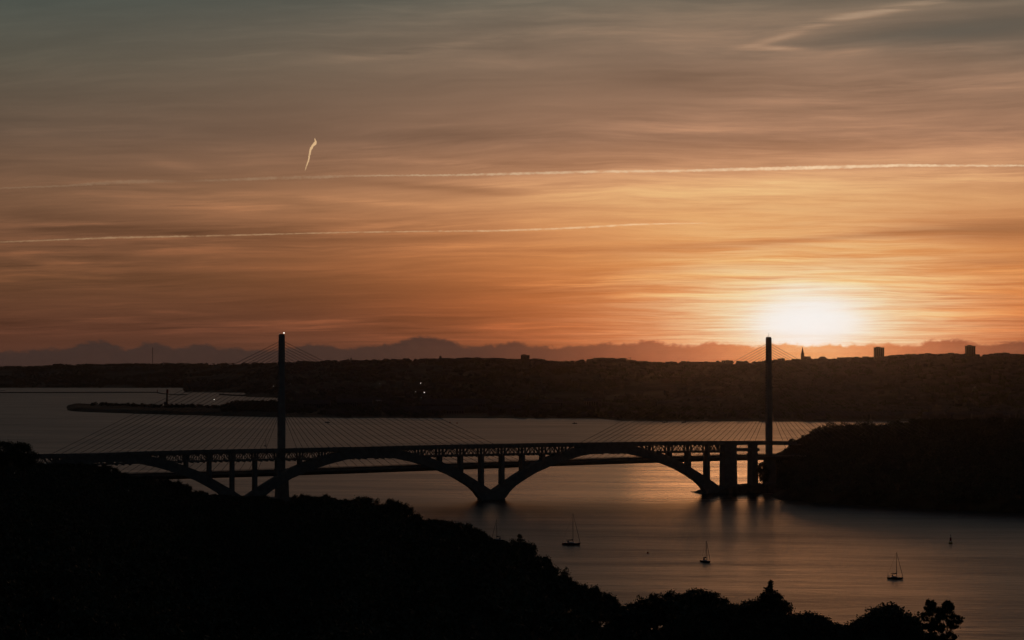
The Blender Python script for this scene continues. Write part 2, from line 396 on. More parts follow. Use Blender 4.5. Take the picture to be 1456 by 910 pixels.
def water_mat():
    m = bpy.data.materials.new('estuary_water'); m.use_nodes = True; t = NT(m.node_tree)
    b = t.n['Principled BSDF']; b.inputs['Base Color'].default_value = (.012, .016, .016, 1)
    b.inputs['IOR'].default_value = 1.333; b.inputs['Specular IOR Level'].default_value = .5
    g = t.n.new('ShaderNodeNewGeometry'); x, y, z = t.sep(g.outputs['Position'])
    # wind patches: long lanes lying roughly along the channel
    lane = t.noise(t.xyz(t.m('DIVIDE', t.m('MULTIPLY_ADD', y, .35, x), 420.0), t.m('DIVIDE', t.m('MULTIPLY_ADD', x, .12, y), 70.0), 0.0), 1, 5, .6, .6)
    lane2 = t.noise(t.xyz(t.m('DIVIDE', x, 160.0), t.m('DIVIDE', t.m('MULTIPLY_ADD', x, .08, y), 19.0), 4.0), 1, 4, .6, .5)
    # calmer reach just beyond the bridges, ruffled water before and after it
    yy = t.m('MULTIPLY_ADD', x, -.10, y)
    yy = t.m('MULTIPLY_ADD', t.m('SUBTRACT', t.m('ADD', lane2, lane), 1.0), 260.0, yy)
    calm = t.m('MULTIPLY', t.sstep(yy, 1240.0, 1420.0), t.m('SUBTRACT', 1.0, t.sstep(yy, 1750.0, 2500.0)))
    near = t.m('SUBTRACT', 1.0, t.sstep(y, 760.0, 1150.0))
    side = t.sstep(t.m('DIVIDE', x, y), -.10, .06)
    r = t.m('SUBTRACT', .37, t.m('MULTIPLY', t.m('MULTIPLY', calm, t.m('MULTIPLY_ADD', side, .6, .4)), .13))
    r = t.m('SUBTRACT', r, t.m('MULTIPLY', near, .03))
    r = t.m('MULTIPLY_ADD', t.m('SUBTRACT', lane, .5), .22, r)
    r = t.m('MULTIPLY_ADD', t.m('SUBTRACT', lane2, .5), .17, r)
    r = t.m('MINIMUM', t.m('MAXIMUM', r, .08), .6)
    t.l.new(r, b.inputs['Roughness'])
    w1 = t.noise(t.xyz(t.m('DIVIDE', x, 14.0), t.m('DIVIDE', y, 5.0), 0.0), 1, 3, .6)
    w2 = t.noise(t.xyz(t.m('DIVIDE', x, 60.0), t.m('DIVIDE', t.m('MULTIPLY_ADD', x, .1, y), 16.0), 2.0), 1, 3, .6, .5)
    bn = t.n.new('ShaderNodeBump'); bn.inputs['Strength'].default_value = .5; bn.inputs['Distance'].default_value = 1.0
    w3 = t.noise(t.xyz(t.m('DIVIDE', x, 6.0), t.m('DIVIDE', y, 2.6), 5.0), 1, 3, .6)
    t.l.new(t.m('ADD', t.m('MULTIPLY', w3, .30), t.m('ADD', t.m('MULTIPLY', w1, .60), t.m('MULTIPLY', w2, 1.0))), bn.inputs['Height'])
    t.l.new(bn.outputs[0], b.inputs['Normal'])
    return m
M_water = water_mat()

# ------------------------------------------------------------------ water
me = np_mesh('water', [(-15000, -1500, 0), (15000, -1500, 0), (15000, 15000, 0), (-15000, 15000, 0)], [(0, 1, 2, 3)], M_water)
water = link('water', me); tag(water, kind='structure')

# ------------------------------------------------------------------ terrain in polar-like grids (u = photo column of the ray, D = depth)
def grid_land(name, us, Ds, zf, material):
    U, DD = np.meshgrid(us, Ds)                         # rows: D
    Z = zf(U, DD); X = (U - CX) / F * DD
    V = np.stack([X, DD, Z], -1).reshape(-1, 3)
    nu, nd = len(us), len(Ds)
    i = np.arange(nu - 1)[None, :] + np.arange(nd - 1)[:, None] * nu
    Q = np.stack([i, i + 1, i + 1 + nu, i + nu], -1).reshape(-1, 4)
    me = np_mesh(name, V, Q, material, True)
    o = link(name, me); tag(o, kind='structure'); return o

# --- far shore -----------------------------------------------------
SKY = np.array([(-1500, 524), (-300, 522), (0, 521.5), (60, 520.5), (74, 519.6), (78, 518.6), (150, 518), (215, 518), (260, 517.3), (300, 517), (345, 516), (380, 517), (400, 516),
       (440, 514.5), (480, 513.8), (530, 513.3), (570, 513), (600, 512), (635, 511), (680, 510.5), (705, 511), (730, 512), (760, 512), (790, 514.5), (830, 514.5), (842, 511.5),
       (852, 510.5), (882, 510.8), (900, 514), (940, 516), (965, 517), (985, 516), (1000, 516), (1030, 515.5), (1060, 515.5), (1100, 514.5), (1140, 513), (1180, 512),
       (1215, 509.8), (1240, 509.5), (1262, 508), (1280, 506), (1300, 504.6), (1340, 504), (1372, 504), (1395, 506), (1456, 506), (1700, 502), (2600, 508)])
def far_top(u): return np.interp(u, SKY[:, 0], SKY[:, 1]) + vnoise(np.asarray(u) / 13.0, 3.3 + 0 * np.asarray(u)) * .5
def far_Dr(u): return np.interp(u, [-1500, 0, 262, 400, 700, 1000, 1250, 1456, 2600], [10300, 10100, 9700, 8200, 7000, 6300, 5500, 5200, 5200])
def far_Ds(u):      # nearest edge of the land that rises to the hills
    yy = np.interp(u, [-1500, 262, 264, 348, 352, 398, 402, 480, 850, 884, 1000, 1200, 1456, 2600],
                   [551, 551.5, 558, 558.5, 564.5, 566, 593.6, 594.3, 595.2, 598.5, 599.3, 600, 598, 596])
    return HC * F / (yy - HY)
def pen_front(u):
    yy = np.interp(u, [80, 90, 120, 180, 240, 320, 402, 420], [580, 584, 586, 588.2, 590, 592, 593.6, 594]); return HC * F / (yy - HY)
def zfar(u, D):
    zr = HC - (far_top(u) - HY) * far_Dr(u) / F
    Ds, Dr = far_Ds(u), far_Dr(u)
    t = (D - Ds) / (Dr - Ds)
    flat = np.where(u < 400, .05, .30)
    rise = sst(t, flat, 1.0) ** .9
    n = fbm(u * D / 2.2e6 + 3, D / 700.0) * 14 * np.clip(t * 3, 0, 1) * np.clip((1 - t) * 4, 0, 1)
    land = 3.5 * sst(D - Ds, 0, 40) - 1.2 + (zr - 8) * rise + n * rise ** .3
    land = np.where(D > Dr, 2.3 + (zr - 8) - (D - Dr) * .03, land)
    land = np.where(D < Ds, -4, land)
    Df = pen_front(u)
    pen = -4 + (10.5 + 1.5 * vnoise(u / 30, D / 200)) * sst(D - Df, -30, 90) * (1 - sst(D - Df, 560, 700)) * sst(u, 84, 112)
    pen = np.where((u > 404), -4, pen)
    # wooded mound where the peninsula joins the port
    pen = pen + np.where((u > 312) & (u < 404), 6 * sst(u, 312, 330) * sst(D - Df, 100, 300) * (1 - sst(D - Df, 520, 650)), 0)
    return np.maximum(land, pen)
us = np.concatenate([np.arange(-1500, -20, 40), np.arange(-20, 1476, 4), np.arange(1480, 2600, 40)])
Dsg = np.concatenate([np.arange(3150, 5000, 22), np.arange(5000, 9400, 60), np.arange(9400, 10600, 60), np.arange(10600, 12400, 400)])
grid_land('far_hills', us, Dsg, zfar, M_farland)

# --- right headland ------------------------------------------------
def hd_sh(u): return HC * F / (np.interp(u, [1070, 1100, 1160, 1260, 1400, 1456, 1700, 2600], [706, 710, 714, 720, 727, 729.5, 740, 760]) - HY)
def zhead(u, D):
    zc = np.interp(u, [1060, 1086, 1100, 1110, 1118, 1127, 1143, 1160, 1180, 1300, 1456, 2600], [-6, -4, 2, 7, 14, 22, 28, 32, 35, 40, 42, 60])
    Dc = np.interp(u, [1080, 1200, 1456, 2600], [1540, 1640, 1680, 1700])
    t = np.clip((D - hd_sh(u)) / (Dc - hd_sh(u)), 0, 1)
    z = -1 + zc * t ** .42 + fbm(u * D / 9e4, D / 55.0, 3) * 1.6 * (t > .05)
    z = np.where(D < hd_sh(u), -2, z)
    return z * (1 - sst(D, 1900, 2350)) - 4 * sst(D, 1900, 2350)
us = np.concatenate([np.arange(1060, 1500, 3), np.arange(1500, 2600, 20)])
Dsg = np.concatenate([np.arange(1040, 1760, 9), np.arange(1760, 2500, 40)])
grid_land('headland', us, Dsg, zhead, M_soil)

# --- foreground hillside ------------------------------------------
SIL = np.array([(-600, 640), (-40, 632), (0, 650), (46, 657), (140, 658), (158, 661), (165, 664), (172, 669), (182, 673), (220, 678), (261, 683), (270, 690), (276, 697), (300, 699),
       (330, 704), (345, 705), (358, 702), (380, 704), (395, 709), (412, 712), (418, 706), (433, 702), (445, 706), (460, 703.5), (470, 704.5), (480, 709), (500, 708), (515, 705),
       (527, 708), (535, 716), (548, 713), (560, 711.5), (575, 716), (588, 726), (594, 741), (600, 742), (610, 735), (620, 737), (640, 741), (655, 741), (670, 747), (685, 758),
       (700, 766), (720, 768.5), (752, 769), (765, 782), (780, 798), (795, 808), (802, 818), (812, 826), (820, 831), (830, 832), (845, 834), (860, 841), (875, 859),
       (882, 863), (890, 858), (900, 856), (920, 850), (928, 842), (940, 839), (960, 838), (980, 843), (990, 837), (1010, 841), (1025, 848), (1032, 860), (1040, 870), (1048, 857),
       (1060, 853), (1075, 852), (1110, 855), (1120, 864), (1130, 875), (1150, 869), (1170, 872), (1190, 883), (1200, 888), (1210, 886), (1220, 896), (1228, 885), (1236, 872),
       (1250, 868), (1262, 860), (1275, 860), (1290, 868), (1300, 884), (1306, 905), (1330, 925), (1400, 960), (1900, 1000)])
def sil(u): return np.interp(u, SIL[:, 0], SIL[:, 1])
_uu = np.arange(-600, 1901, 5.0); _low = np.array([sil(np.linspace(a - 30, a + 30, 13)).max() for a in _uu])
_low = np.convolve(np.pad(_low, 4, 'edge'), np.ones(9) / 9, 'valid')
def sil_low(u): return np.interp(u, _uu, _low)
def hill_Dr(u): return np.interp(u, [-600, 0, 300, 360, 420, 560, 700, 800, 875, 960, 1100, 1200, 1300, 1400, 1900], [1080, 1130, 1140, 1120, 1040, 850, 700, 560, 480, 430, 390, 370, 352, 340, 300])
def hill_zr(u): return HC - (sil_low(u) - HY) * hill_Dr(u) / F - np.interp(u, [0, 300, 600, 900], [9, 9, 7, 5.5])
def zhill(u, D):
    Dr = hill_Dr(u); zr = np.maximum(hill_zr(u), 6)
    t = np.clip(1 - D / Dr, 0, 1)
    z = zr + (97.5 - zr) * t ** 3.7
    z = z + 9.0 * np.exp(-((u - 5) / 60) ** 2 - ((D - 700) / 90) ** 2)
    z = z + fbm(u * D / 6e4, D / 45.0, 3) * 1.3 * sst(D, 40, 200) * sst(Dr - D, 0, 80)
    z = np.where(D > Dr, zr - (D - Dr) * .75, z)
    return np.maximum(z, -5)
us = np.concatenate([np.arange(-600, -20, 20), np.arange(-20, 1420, 7), np.arange(1420, 1901, 20)])
Dsg = np.concatenate([np.arange(4, 100, 8), np.arange(100, 500, 8), np.arange(500, 1320, 10)])
grid_land('hillside', us, Dsg, zhill, M_soil)

# ------------------------------------------------------------------ trees
def leaf_quads(C, size, rng, flat=1.0):
    n = len(C)
    a = rng.normal(size=(n, 3)); a[:, 2] *= flat; a /= np.linalg.norm(a, axis=1)[:, None]
    b = np.cross(a, rng.normal(size=(n, 3))); b /= np.linalg.norm(b, axis=1)[:, None]
    s = (size * rng.uniform(.6, 1.3, n))[:, None]
    V = np.stack([C - a * s, C - b * s * .55, C + a * s, C + b * s * .55], 1).reshape(-1, 3)
    return V, np.arange(n * 4).reshape(-1, 4)

def clumps_broad(rng, R=5.0, H=12.0, z0=2.6, n=46):
    out = []
    lob = rng.uniform(0, 6.28, 3)
    while len(out) < n:
        p = rng.normal(size=3); p /= np.linalg.norm(p)
        r = rng.uniform(.55, 1.0) ** .6
        ang = math.atan2(p[1], p[0])
        rr = R * (1 + .16 * math.sin(2 * ang + lob[0]) + .12 * math.sin(3 * ang + lob[1]))
        x, y = p[0] * r * rr, p[1] * r * rr
        zc, hz = z0 + (H - z0) * .46, (H - z0) * .54
        z = zc + p[2] * r * hz * (1.0 if p[2] > 0 else .75)
        out.append((x, y, min(z, H - .8), rng.uniform(.9, 1.7)))
    return out
def clumps_layer(rng, H=12.0, R=4.5, tiers=7, top_r=.22, z0=.25):
    out = []
    for k in range(tiers):
        f = k / (tiers - 1); z = H * (z0 + (1 - z0) * f) - .4
        rad = R * ((1 - f) * (1 - top_r) + top_r) * rng.uniform(.8, 1.1)
        for a in range(int(5 + rad * 4)):
            t = rng.uniform(0, 6.28); q = rad * rng.uniform(.0, 1) ** .6
            out.append((math.cos(t) * q, math.sin(t) * q, z + rng.uniform(-.3, .3) - q * .12, rng.uniform(.55, .9), .5))
    return out
def clumps_cone(rng, H=15.0):
    out = [(0, 0, H - .4, .35, 1.6), (.1, 0, H - 1.0, .45, 1.2), (-.2, .1, H - 1.6, .6, .9)]
    for k in range(120):
        z = H - 1.2 - rng.uniform(0, 1) ** .8 * (H - 5.0)
        rad = min(4.0, .74 * (H - z)) * (1 + .28 * math.sin(z * 3.1))
        t = rng.uniform(0, 6.28); q = rad * rng.uniform(.1, 1) ** .5
        out.append((math.cos(t) * q, math.sin(t) * q, z - q * .1, rng.uniform(.4, .8), .7))
    return out
def clumps_umbrella(rng, H=14.0):
    out = []
    for k in range(44):
        f = rng.uniform(0, 1); z = 6.2 + 7.2 * f
        env = 3.1 * (1 - max(0, f - .5) ** 1.3 * 1.9) * (.45 + .55 * min(1, f * 2.2))
        t = k * 2.4; q = env * rng.uniform(.3, 1.0)
        cx, cy = math.cos(t) * q, math.sin(t) * q; R = rng.uniform(.4, .85)
        for m_ in range(6):
            p = rng.normal(size=3); p /= np.linalg.norm(p)
            out.append((cx + p[0] * R, cy + p[1] * R, z + p[2] * R * .35, rng.uniform(.28, .55), .7))
    out.append((0, 0, 13.3, .7, .8)); out.append((.3, 0, 12.7, .9, .8))
    return out
def crown_mesh(name, clumps, per, size, rng, m):
    Vs, Qs, b = [], [], 0
    for c in clumps:
        sq = c[4] if len(c) > 4 else .8
        d = rng.normal(size=(per, 3)); d /= np.linalg.norm(d, axis=1)[:, None]
        C = np.array(c[:3]) + d * (c[3] * np.where(rng.random((per, 1)) < .14, rng.uniform(1.0, 1.65, (per, 1)), rng.uniform(.35, 1.1, (per, 1)))) * np.array([1, 1, sq])
        V, Q = leaf_quads(C, size, rng); Vs.append(V); Qs.append(Q + b); b += len(V)
    return np_mesh(name, np.concatenate(Vs), np.concatenate(Qs), m)
def trunk_mesh(name, rng, H, clumps, r=.32, limbs=9):
    mb = MB(); lean = rng.uniform(-.5, .5, 2)
    top = H * .86
    P = lambda f: Vector((lean[0] * f, lean[1] * f, -1.5 + (top + 1.5) * f))
    mb.tube([P(f) for f in (0, .2, .45, .7, 1)], [r * 1.25, r, r * .8, r * .55, r * .18], 7)
    for i in range(limbs):
        c = clumps[int(rng.integers(len(clumps)))]
        e = Vector(c[:3]); f = min(.9, max(.25, (e.z - 1.6) / top)); a = P(f * .85)
        mb.tube([a, a.lerp(e, .5) + Vector((0, 0, .4)), e], [r * .38, r * .24, r * .08], 5)
    return mb.mesh(name)

PROTO = {}
def make_proto(key, name, clumps, per, size, H, label, cat, m=M_leaf, r=.32, limbs=9, n_seed=1):
    rng = np.random.default_rng(n_seed)
    cl = clumps(rng)
    root = empty(name, (0, 0, -500), label=label, cat=cat)
    tm = trunk_mesh('trunk', rng, H, cl, r, limbs); tm.materials.append(M_bark)
    a = link('trunk', tm, root)
    b = link('crown', crown_mesh('crown', cl, per, size, rng, m), root)
    KIDS[root.name] = [a, b]
    PROTO[key] = [root, H, False]
for i in range(5):
    R = (5.0, 4.4, 5.4, 3.9, 4.7)[i]
    make_proto('b%d' % i, 'broadleaf_tree', lambda rng, R=R: clumps_broad(rng, R=R, n=64), 120, .30, 12.0,
               'dark rounded broadleaf tree in the wood covering the near hillside', 'tree', n_seed=20 + i)
make_proto('layer', 'cedar_tree', lambda rng: clumps_layer(rng, 12, 4.8), 70, .26, 12.0, 'x', 'tree', M_leaf2, .25, 12, 41)
make_proto('conifer', 'pine_tree', lambda rng: clumps_cone(rng), 80, .28, 15.0, 'x', 'tree', M_leaf2, .3, 14, 45)
make_proto('umb0', 'pine_tree', clumps_umbrella, 34, .2, 14.0, 'x', 'tree', M_leaf2, .24, 16, 51)
make_proto('umb1', 'pine_tree', clumps_umbrella, 34, .2, 14.0, 'x', 'tree', M_leaf2, .24, 16, 57)

def plant(key, loc, h, rz=None, wide=1.0, label=None, group=None):
    root, H, used = PROTO[key]; s = h / H; rz = random.uniform(0, 6.28) if rz is None else rz
    if not used:
        PROTO[key][2] = True
        root.location = loc; root.rotation_euler = (0, 0, rz); root.scale = (s * wide, s * wide, s)
        if label: root['label'] = label
        if group: root['group'] = group
        return root
    return copy_thing(root, loc, rz, (s * wide, s * wide, s), label, group)

GH = 'trees of the wood on the near hillside'
n_ind = 0
# skyline of the near wood, walked along from left to right
ORD = ('first second third fourth fifth sixth seventh eighth ninth tenth eleventh twelfth thirteenth fourteenth fifteenth sixteenth seventeenth eighteenth nineteenth twentieth '
       + ' '.join('twenty-' + w for w in 'first second third fourth fifth sixth seventh eighth ninth'.split()) + ' thirtieth '
       + ' '.join('thirty-' + w for w in 'first second third fourth fifth sixth seventh eighth ninth'.split()) + ' fortieth').split()
cnt = {}
u = 50.0
while u < 1302:
    D = float(hill_Dr(u)) - random.uniform(0, 14)
    wpx = 7.6 / D * F * (.9 if D > 600 else .78)
    if not (1072 < u < 1114):
        y = float(sil(u)) + random.uniform(-2.4 if 420 < u < 900 else -.8, 1.6)
        top = HC - (y - HY) * D / F; g = float(zhill(u, D))
        h = max(5.0, top - g + .6)
        key = 'b%d' % random.randrange(5)
        if u > 330 or random.random() < .9:
            lm = [(400, 'the left pylon'), (698, 'the middle bridge pier'), (812, 'the largest yacht'), (1003, 'the end-on yacht'), (1094, 'the pointed pine')]
            best = [m for m in lm if m[0] < u - 4]
            lab = 'dark rounded broadleaf tree in the wood covering the near hillside'
            if best:
                cnt[best[-1][0]] = cnt.get(best[-1][0], 0) + 1
                lab = '%s tree right of %s, along the top edge of the near wood' % (ORD[cnt[best[-1][0]] - 1], best[-1][1])
            plant(key, ((u - CX) / F * D, D, top - h), h, wide=random.uniform(.78, 1.0) * min(1.25, 11 / h), group=GH, label=lab)
            n_ind += 1
    u += wpx * random.uniform(.42, .6)
# trees one can single out
def special(key, px, ytop, D, h, label, wide=1.0, rz=0.0):
    p = P3(px, ytop, D); return plant(key, (p.x, p.y, p.z - h), h, rz, wide, label)
special('b0', 6, 624.5, 700, 13, 'round topped tree at the left edge, taller than the bridge deck beyond', 1.0, 1.0)
special('b3', 34, 627, 690, 13.5, 'full crowned tree standing just left of where the arch bridge appears', 1.0, 2.0)
special('b1', -16, 626, 710, 13, 'tree crown cut by the left edge of the picture', 1.0, 3.0)
special('layer', 739, 760, 655, 11, 'small flat tiered cedar on the slope, below the middle bridge pier', .72, .4)
special('conifer', 1094, 826, 384, 17, 'pointed pine rising above the trees, right of centre at the bottom', 1.0, .7)
special('umb0', 1322, 849, 352, 15, 'left one of two tall slim pines in the lower right corner', .74, .3)
special('umb1', 1344, 851, 346, 15, 'right one of two tall slim pines, bare trunk and spreading crown', .86, 2.1)
special('b2', 1100, 846, 382, 12, 'bushy broadleaf tree crowding the foot of the pointed pine', .8, 2.1)
special('b4', 1080, 850, 386, 11, 'low tree leaning against the left side of the pointed pine', .8, 1.1)
special('b1', 1262, 859, 356, 12, 'broad tree just left of the two slim pines', 1.05, .5)
special('b3', 1126, 623, 1478, 9, 'flat topped tree beside the far end of the arch bridge deck', 1.0, .5)
special('b3', 1085, 655, 1452, 22, 'tree hanging over the water at the foot of the right pylon', .55, 1.5)
special('b1', 1121, 640, 1540, 8, 'low tree just right of the right pylon, under the deck line', 1.0, .5)
special('b2', 1129, 632, 1550, 9, 'tree at the left foot of the headland skyline, above the far deck', 1.0, 1.5)
special('b0', 1137, 624.5, 1560, 9, 'tree on the steep left shoulder of the headland skyline', 1.1, 2.5)
n_ind += 15

# fill: jittered grid over the hillside and the headland
cand = []
for gx in np.arange(-420, 260, 8.6):
    for gy in np.arange(150, 1180, 8.6):
        x = gx + random.uniform(-3.4, 3.4); y = gy + random.uniform(-3.4, 3.4)
        uu = CX + x / y * F
        if not (-70 < uu < 1300) or y > hill_Dr(uu) - 6: continue
        D = y; g = float(zhill(uu, D)); top_r = HC - (float(sil(uu)) - HY) * float(hill_Dr(uu)) / F
        line = HC - (HC - top_r) * D / float(hill_Dr(uu))
        if uu < 60 and D > 640: line = HC - (628 - HY) * D / F
        h = min(random.uniform(7, 12.5), line - g - .8)
        if h < 4: continue
        yt = HY + (HC - g - h) * F / D
        if yt > 925: continue
        cand.append((D, x, y, g, h))
cand.sort(key=lambda c: c[0])
hd = []
for gx in np.arange(190, 760, 8.8):
    for gy in np.arange(1180, 1800, 8.8):
        x = gx + random.uniform(-3.4, 3.4); y = gy + random.uniform(-3.4, 3.4)
        uu = CX + x / y * F
        if not (1098 < uu < 1520): continue
        g = float(zhead(uu, y))
        if g < 2.0 or y > 1760: continue
        # keep the two road decks clear
        tl = (x + 15.5) * .9323 + (y - 1383) * .3617; ql = -(x + 15.5) * .3617 + (y - 1383) * .9323
        if tl < 236 and -9 < ql < 62: continue
        if tl < 262 and abs(ql) < 5: continue
        if tl < 420 and abs(ql - 44) < 13: continue
        h = random.uniform(7, 14)
        if 1098 < uu < 1500:
            lim = np.interp(uu, [1098, 1112, 1118, 1126, 1135, 1143, 1155, 1165, 1177, 1230, 1300, 1500], [650, 646, 640, 634, 628, 620, 612, 606, 601, 599, 598, 595])
            mx = HC - (lim + random.choice((-3, -1, 0, 1, 4)) - HY) * y / F
            h = min(h, mx - g)
        if h < 3: continue
        hd.append((y, x, y, g, h, uu))
# which trees of the headland draw its skyline
hd_sky = sorted(hd, key=lambda c: HY + (HC - c[3] - c[4]) * F / c[0])[:40]
ids = set(id(c) for c in hd_sky)
for c in hd_sky:
    plant('b%d' % random.randrange(5), (c[1], c[2], c[3] - .4), c[4] + .4, group='trees along the top of the headland',
          label='dark round tree on the wooded headland right of the bridges'); n_ind += 1
n_near = max(0, 300 - n_ind)
for c in cand[:n_near]:
    plant('b%d' % random.randrange(5), (c[1], c[2], c[3] - .3), c[4] + .3, group=GH, label='dark rounded broadleaf tree in the wood covering the near hillside')

def wood(name, items, per, size, label=None):
    rng = np.random.default_rng(3)
    n = len(items); A = np.array([(c[1], c[2], c[3], c[4]) for c in items])
    d = rng.normal(size=(n, per, 3)); d /= np.linalg.norm(d, axis=2)[:, :, None]
    d *= rng.uniform(.7, 1.05, (n, per, 1))
    h = A[:, 3][:, None]
    lob = 1 + .25 * np.sin(3 * np.arctan2(d[:, :, 1], d[:, :, 0]) + rng.uniform(0, 6, (n, 1))) * np.cos(2 * d[:, :, 2])
    C = np.stack([A[:, 0][:, None] + d[:, :, 0] * h * .42 * lob, A[:, 1][:, None] + d[:, :, 1] * h * .42 * lob,
                  A[:, 2][:, None] + h * .55 + d[:, :, 2] * h * .42], -1).reshape(-1, 3)
    V, Q = leaf_quads(C, size, rng)
    o = link(name, np_mesh(name, V, Q, M_leaf)); tag(o, label, 'wood', kind='stuff'); return o
wood('hillside_woodland', cand[n_near:], 110, .8, 'dense dark wood covering the near hillside')
wood('headland_woodland', [c for c in hd if id(c) not in ids], 90, .85, 'dark wood covering the headland right of the bridges')

# ------------------------------------------------------------------ ARCH BRIDGE
AX, AY, DC, DS = -15.5, 1383.0, .9323, .3617
def L(t, q, z, ox=AX, oy=AY): return Vector((ox + DC * t - DS * q, oy + DS * t + DC * q, z))
def t_of(px, ox=AX, oy=AY, q=0):
    k = (px - CX) / F; x0, y0 = ox - DS * q, oy + DC * q
    return (k * y0 - x0) / (DC - k * DS)
def beam(mb, a, b, w, hgt, f):                      # box between two stations in bridge axes: a,b = (t,q,z)
    A, B = f(*a), f(*b); d = (B - A); ln = d.length; d.normalize()
    s = Vector((-DS, DC, 0)) if abs(d.x * -DS + d.y * DC) < .9 else Vector((DC, DS, 0))
    s = (s - d * s.dot(d)).normalized(); up = d.cross(s).normalized()
    vs = []
    for P in (A, B):
        for i, j in ((-1, -1), (1, -1), (1, 1), (-1, 1)):
            vs.append(P + s * (w / 2 * i) + up * (hgt / 2 * j))
    mb.add(vs, [(3, 2, 1, 0), (4, 5, 6, 7), (0, 1, 5, 4), (1, 2, 6, 5), (2, 3, 7, 6), (3, 0, 4, 7)])
def slab(mb, ts, zt, zb, q0, q1, f):                # long slab following a profile
    rings = []
    for t in ts:
        a, b = zt(t), zb(t)
        rings.append([f(t, q0, b), f(t, q1, b), f(t, q1, a), f(t, q0, a)])
    mb.loft(rings)
TP = [t_of(x) for x in (-60, 50, 120, 220, 280, 400, 530, 640, 700, 790, 860, 990, 1090, 1125)]
ZP = [HC - (y - HY) * (AY + DS * t) / F for t, y in zip(TP, (648, 645.3, 644.2, 641.2, 639.4, 637.3, 634.6, 632.0, 631.0, 629.3, 628.6, 626.8, 626.6, 627.2))]
def zdk(t): return float(np.interp(t, TP, ZP)) - .1      # top of the parapet
p16, S = 16.41, 188.0
br = empty('arch_bridge', L(0, 0, 0), label='old concrete bridge of three long low arches carrying a road on slim piers', cat='bridge')
br_off = br.location.copy()
def fb(t, q, z): return L(t, q, z) - br_off
ts = list(np.arange(-430, 262, 8.0))
mb = MB(); slab(mb, ts, lambda t: zdk(t) - 1.1, lambda t: zdk(t) - 2.3, -4.9, 4.9, fb); deck_o = mb.build('road_deck', M_conc, br)
mb = MB(); slab(mb, ts, lambda t: zdk(t) - 1.06, lambda t: zdk(t) - 1.1 + .008, -4.2, 4.2, fb); mb.build('roadway', M_asph, deck_o)
for q in (-4.75, 4.75):
    mb = MB(); slab(mb, ts, lambda t: zdk(t) - .12, lambda t: zdk(t) - 1.098, q - .14, q + .14, fb)
    for t in np.arange(-428, 260, 4.1): beam(mb, (t, q, zdk(t) - 1.0), (t, q, zdk(t) + .18), .36, .36, fb)
    mb.build('parapet', M_conc, deck_o)
def top_chord_z(t): return zdk(t) - 2.5
DEPTH = 5.5
# lattice girders, a pair in each bay between two columns
cols = []
for k in (-2, -1, 0, 1):
    for j in range(-4, 4): cols.append(k * S + (j + .5) * p16)
cols = [c for c in cols if -420 < c < 186]
bays = []
cs = sorted(cols)
for a, b in zip(cs[:-1], cs[1:]):
    n = max(1, round((b - a) / p16)); w = (b - a) / n
    for i in range(n): bays.append((a + i * w, a + (i + 1) * w))
bays.append((cs[-1], 193.0))
def extr(u):  # top of the arch at distance u from its crown
    return float(np.interp(abs(u), [0, 12, 20, 30, 40, 50, 60, 72.4, 84, 94], [39.9, 39.6, 38.6, 36.4, 33.9, 30.6, 26.6, 19.9, 13.0, 6.6]))
def soff(u):
    return float(np.interp(abs(u), [0, 10, 20, 34, 47, 59.8, 68, 76.0, 80.5, 84.8, 94], [33.6, 33.2, 31.9, 28.6, 24.4, 19.3, 14.8, 9.9, 5.8, .0, -3]))
def arch_u(t): return (t + S / 2) - S * round((t + S / 2) / S)
for a, b in bays:
    mid = (a + b) / 2
    mb = MB(); g = .9
    for q in (-3.7, 3.7):
        zt = lambda t: top_chord_z(t); zb = lambda t: zdk(t) - 2.4 - DEPTH
        beam(mb, (a + .0, q, zt(a) - .1), (b - .0, q, zt(b) - .1), .45, .8, fb)
        beam(mb, (a + .0, q, zb(a) + .1), (b - .0, q, zb(b) + .1), .5, .95, fb)
        n = 4; w = (b - a - 2 * g) / n
        for i in range(n + 1):
            t = a + g + w * i
            beam(mb, (t, q, zb(t)), (t, q, zt(t)), .34, .45, fb)
            if i < n:
                lo, hi = (t, t + w) if i < n / 2 else (t + w, t)
                beam(mb, (lo, q, zb(lo)), (hi, q, zt(hi)), .34, .6, fb)
        for e, s_ in ((a, 1), (b, -1)):
            t = e + s_ * 1.15
            mb.loft([[fb(t - .75, q - .2, zb(t)), fb(t + .75, q - .2, zb(t)), fb(t + .75, q + .2, zb(t)), fb(t - .75, q + .2, zb(t))],
                     [fb(t - .75, q - .2, zt(t)), fb(t + .75, q - .2, zt(t)), fb(t + .75, q + .2, zt(t)), fb(t - .75, q + .2, zt(t))]])
    for i in (1, 2, 3):
        t = a + (b - a) * i / 4
        beam(mb, (t, -4.6, zdk(t) - 3.0 - DEPTH), (t, 4.6, zdk(t) - 3.0 - DEPTH), 1.0, .95, fb)
    mb.build('lattice_girder', M_conc, br)
mb = MB(); slab(mb, ts[:-8], lambda t: zdk(t) - 2.3 - DEPTH, lambda t: zdk(t) - 2.62 - DEPTH, -3.4, 3.4, fb); mb.build('lower_deck', M_conc, br)
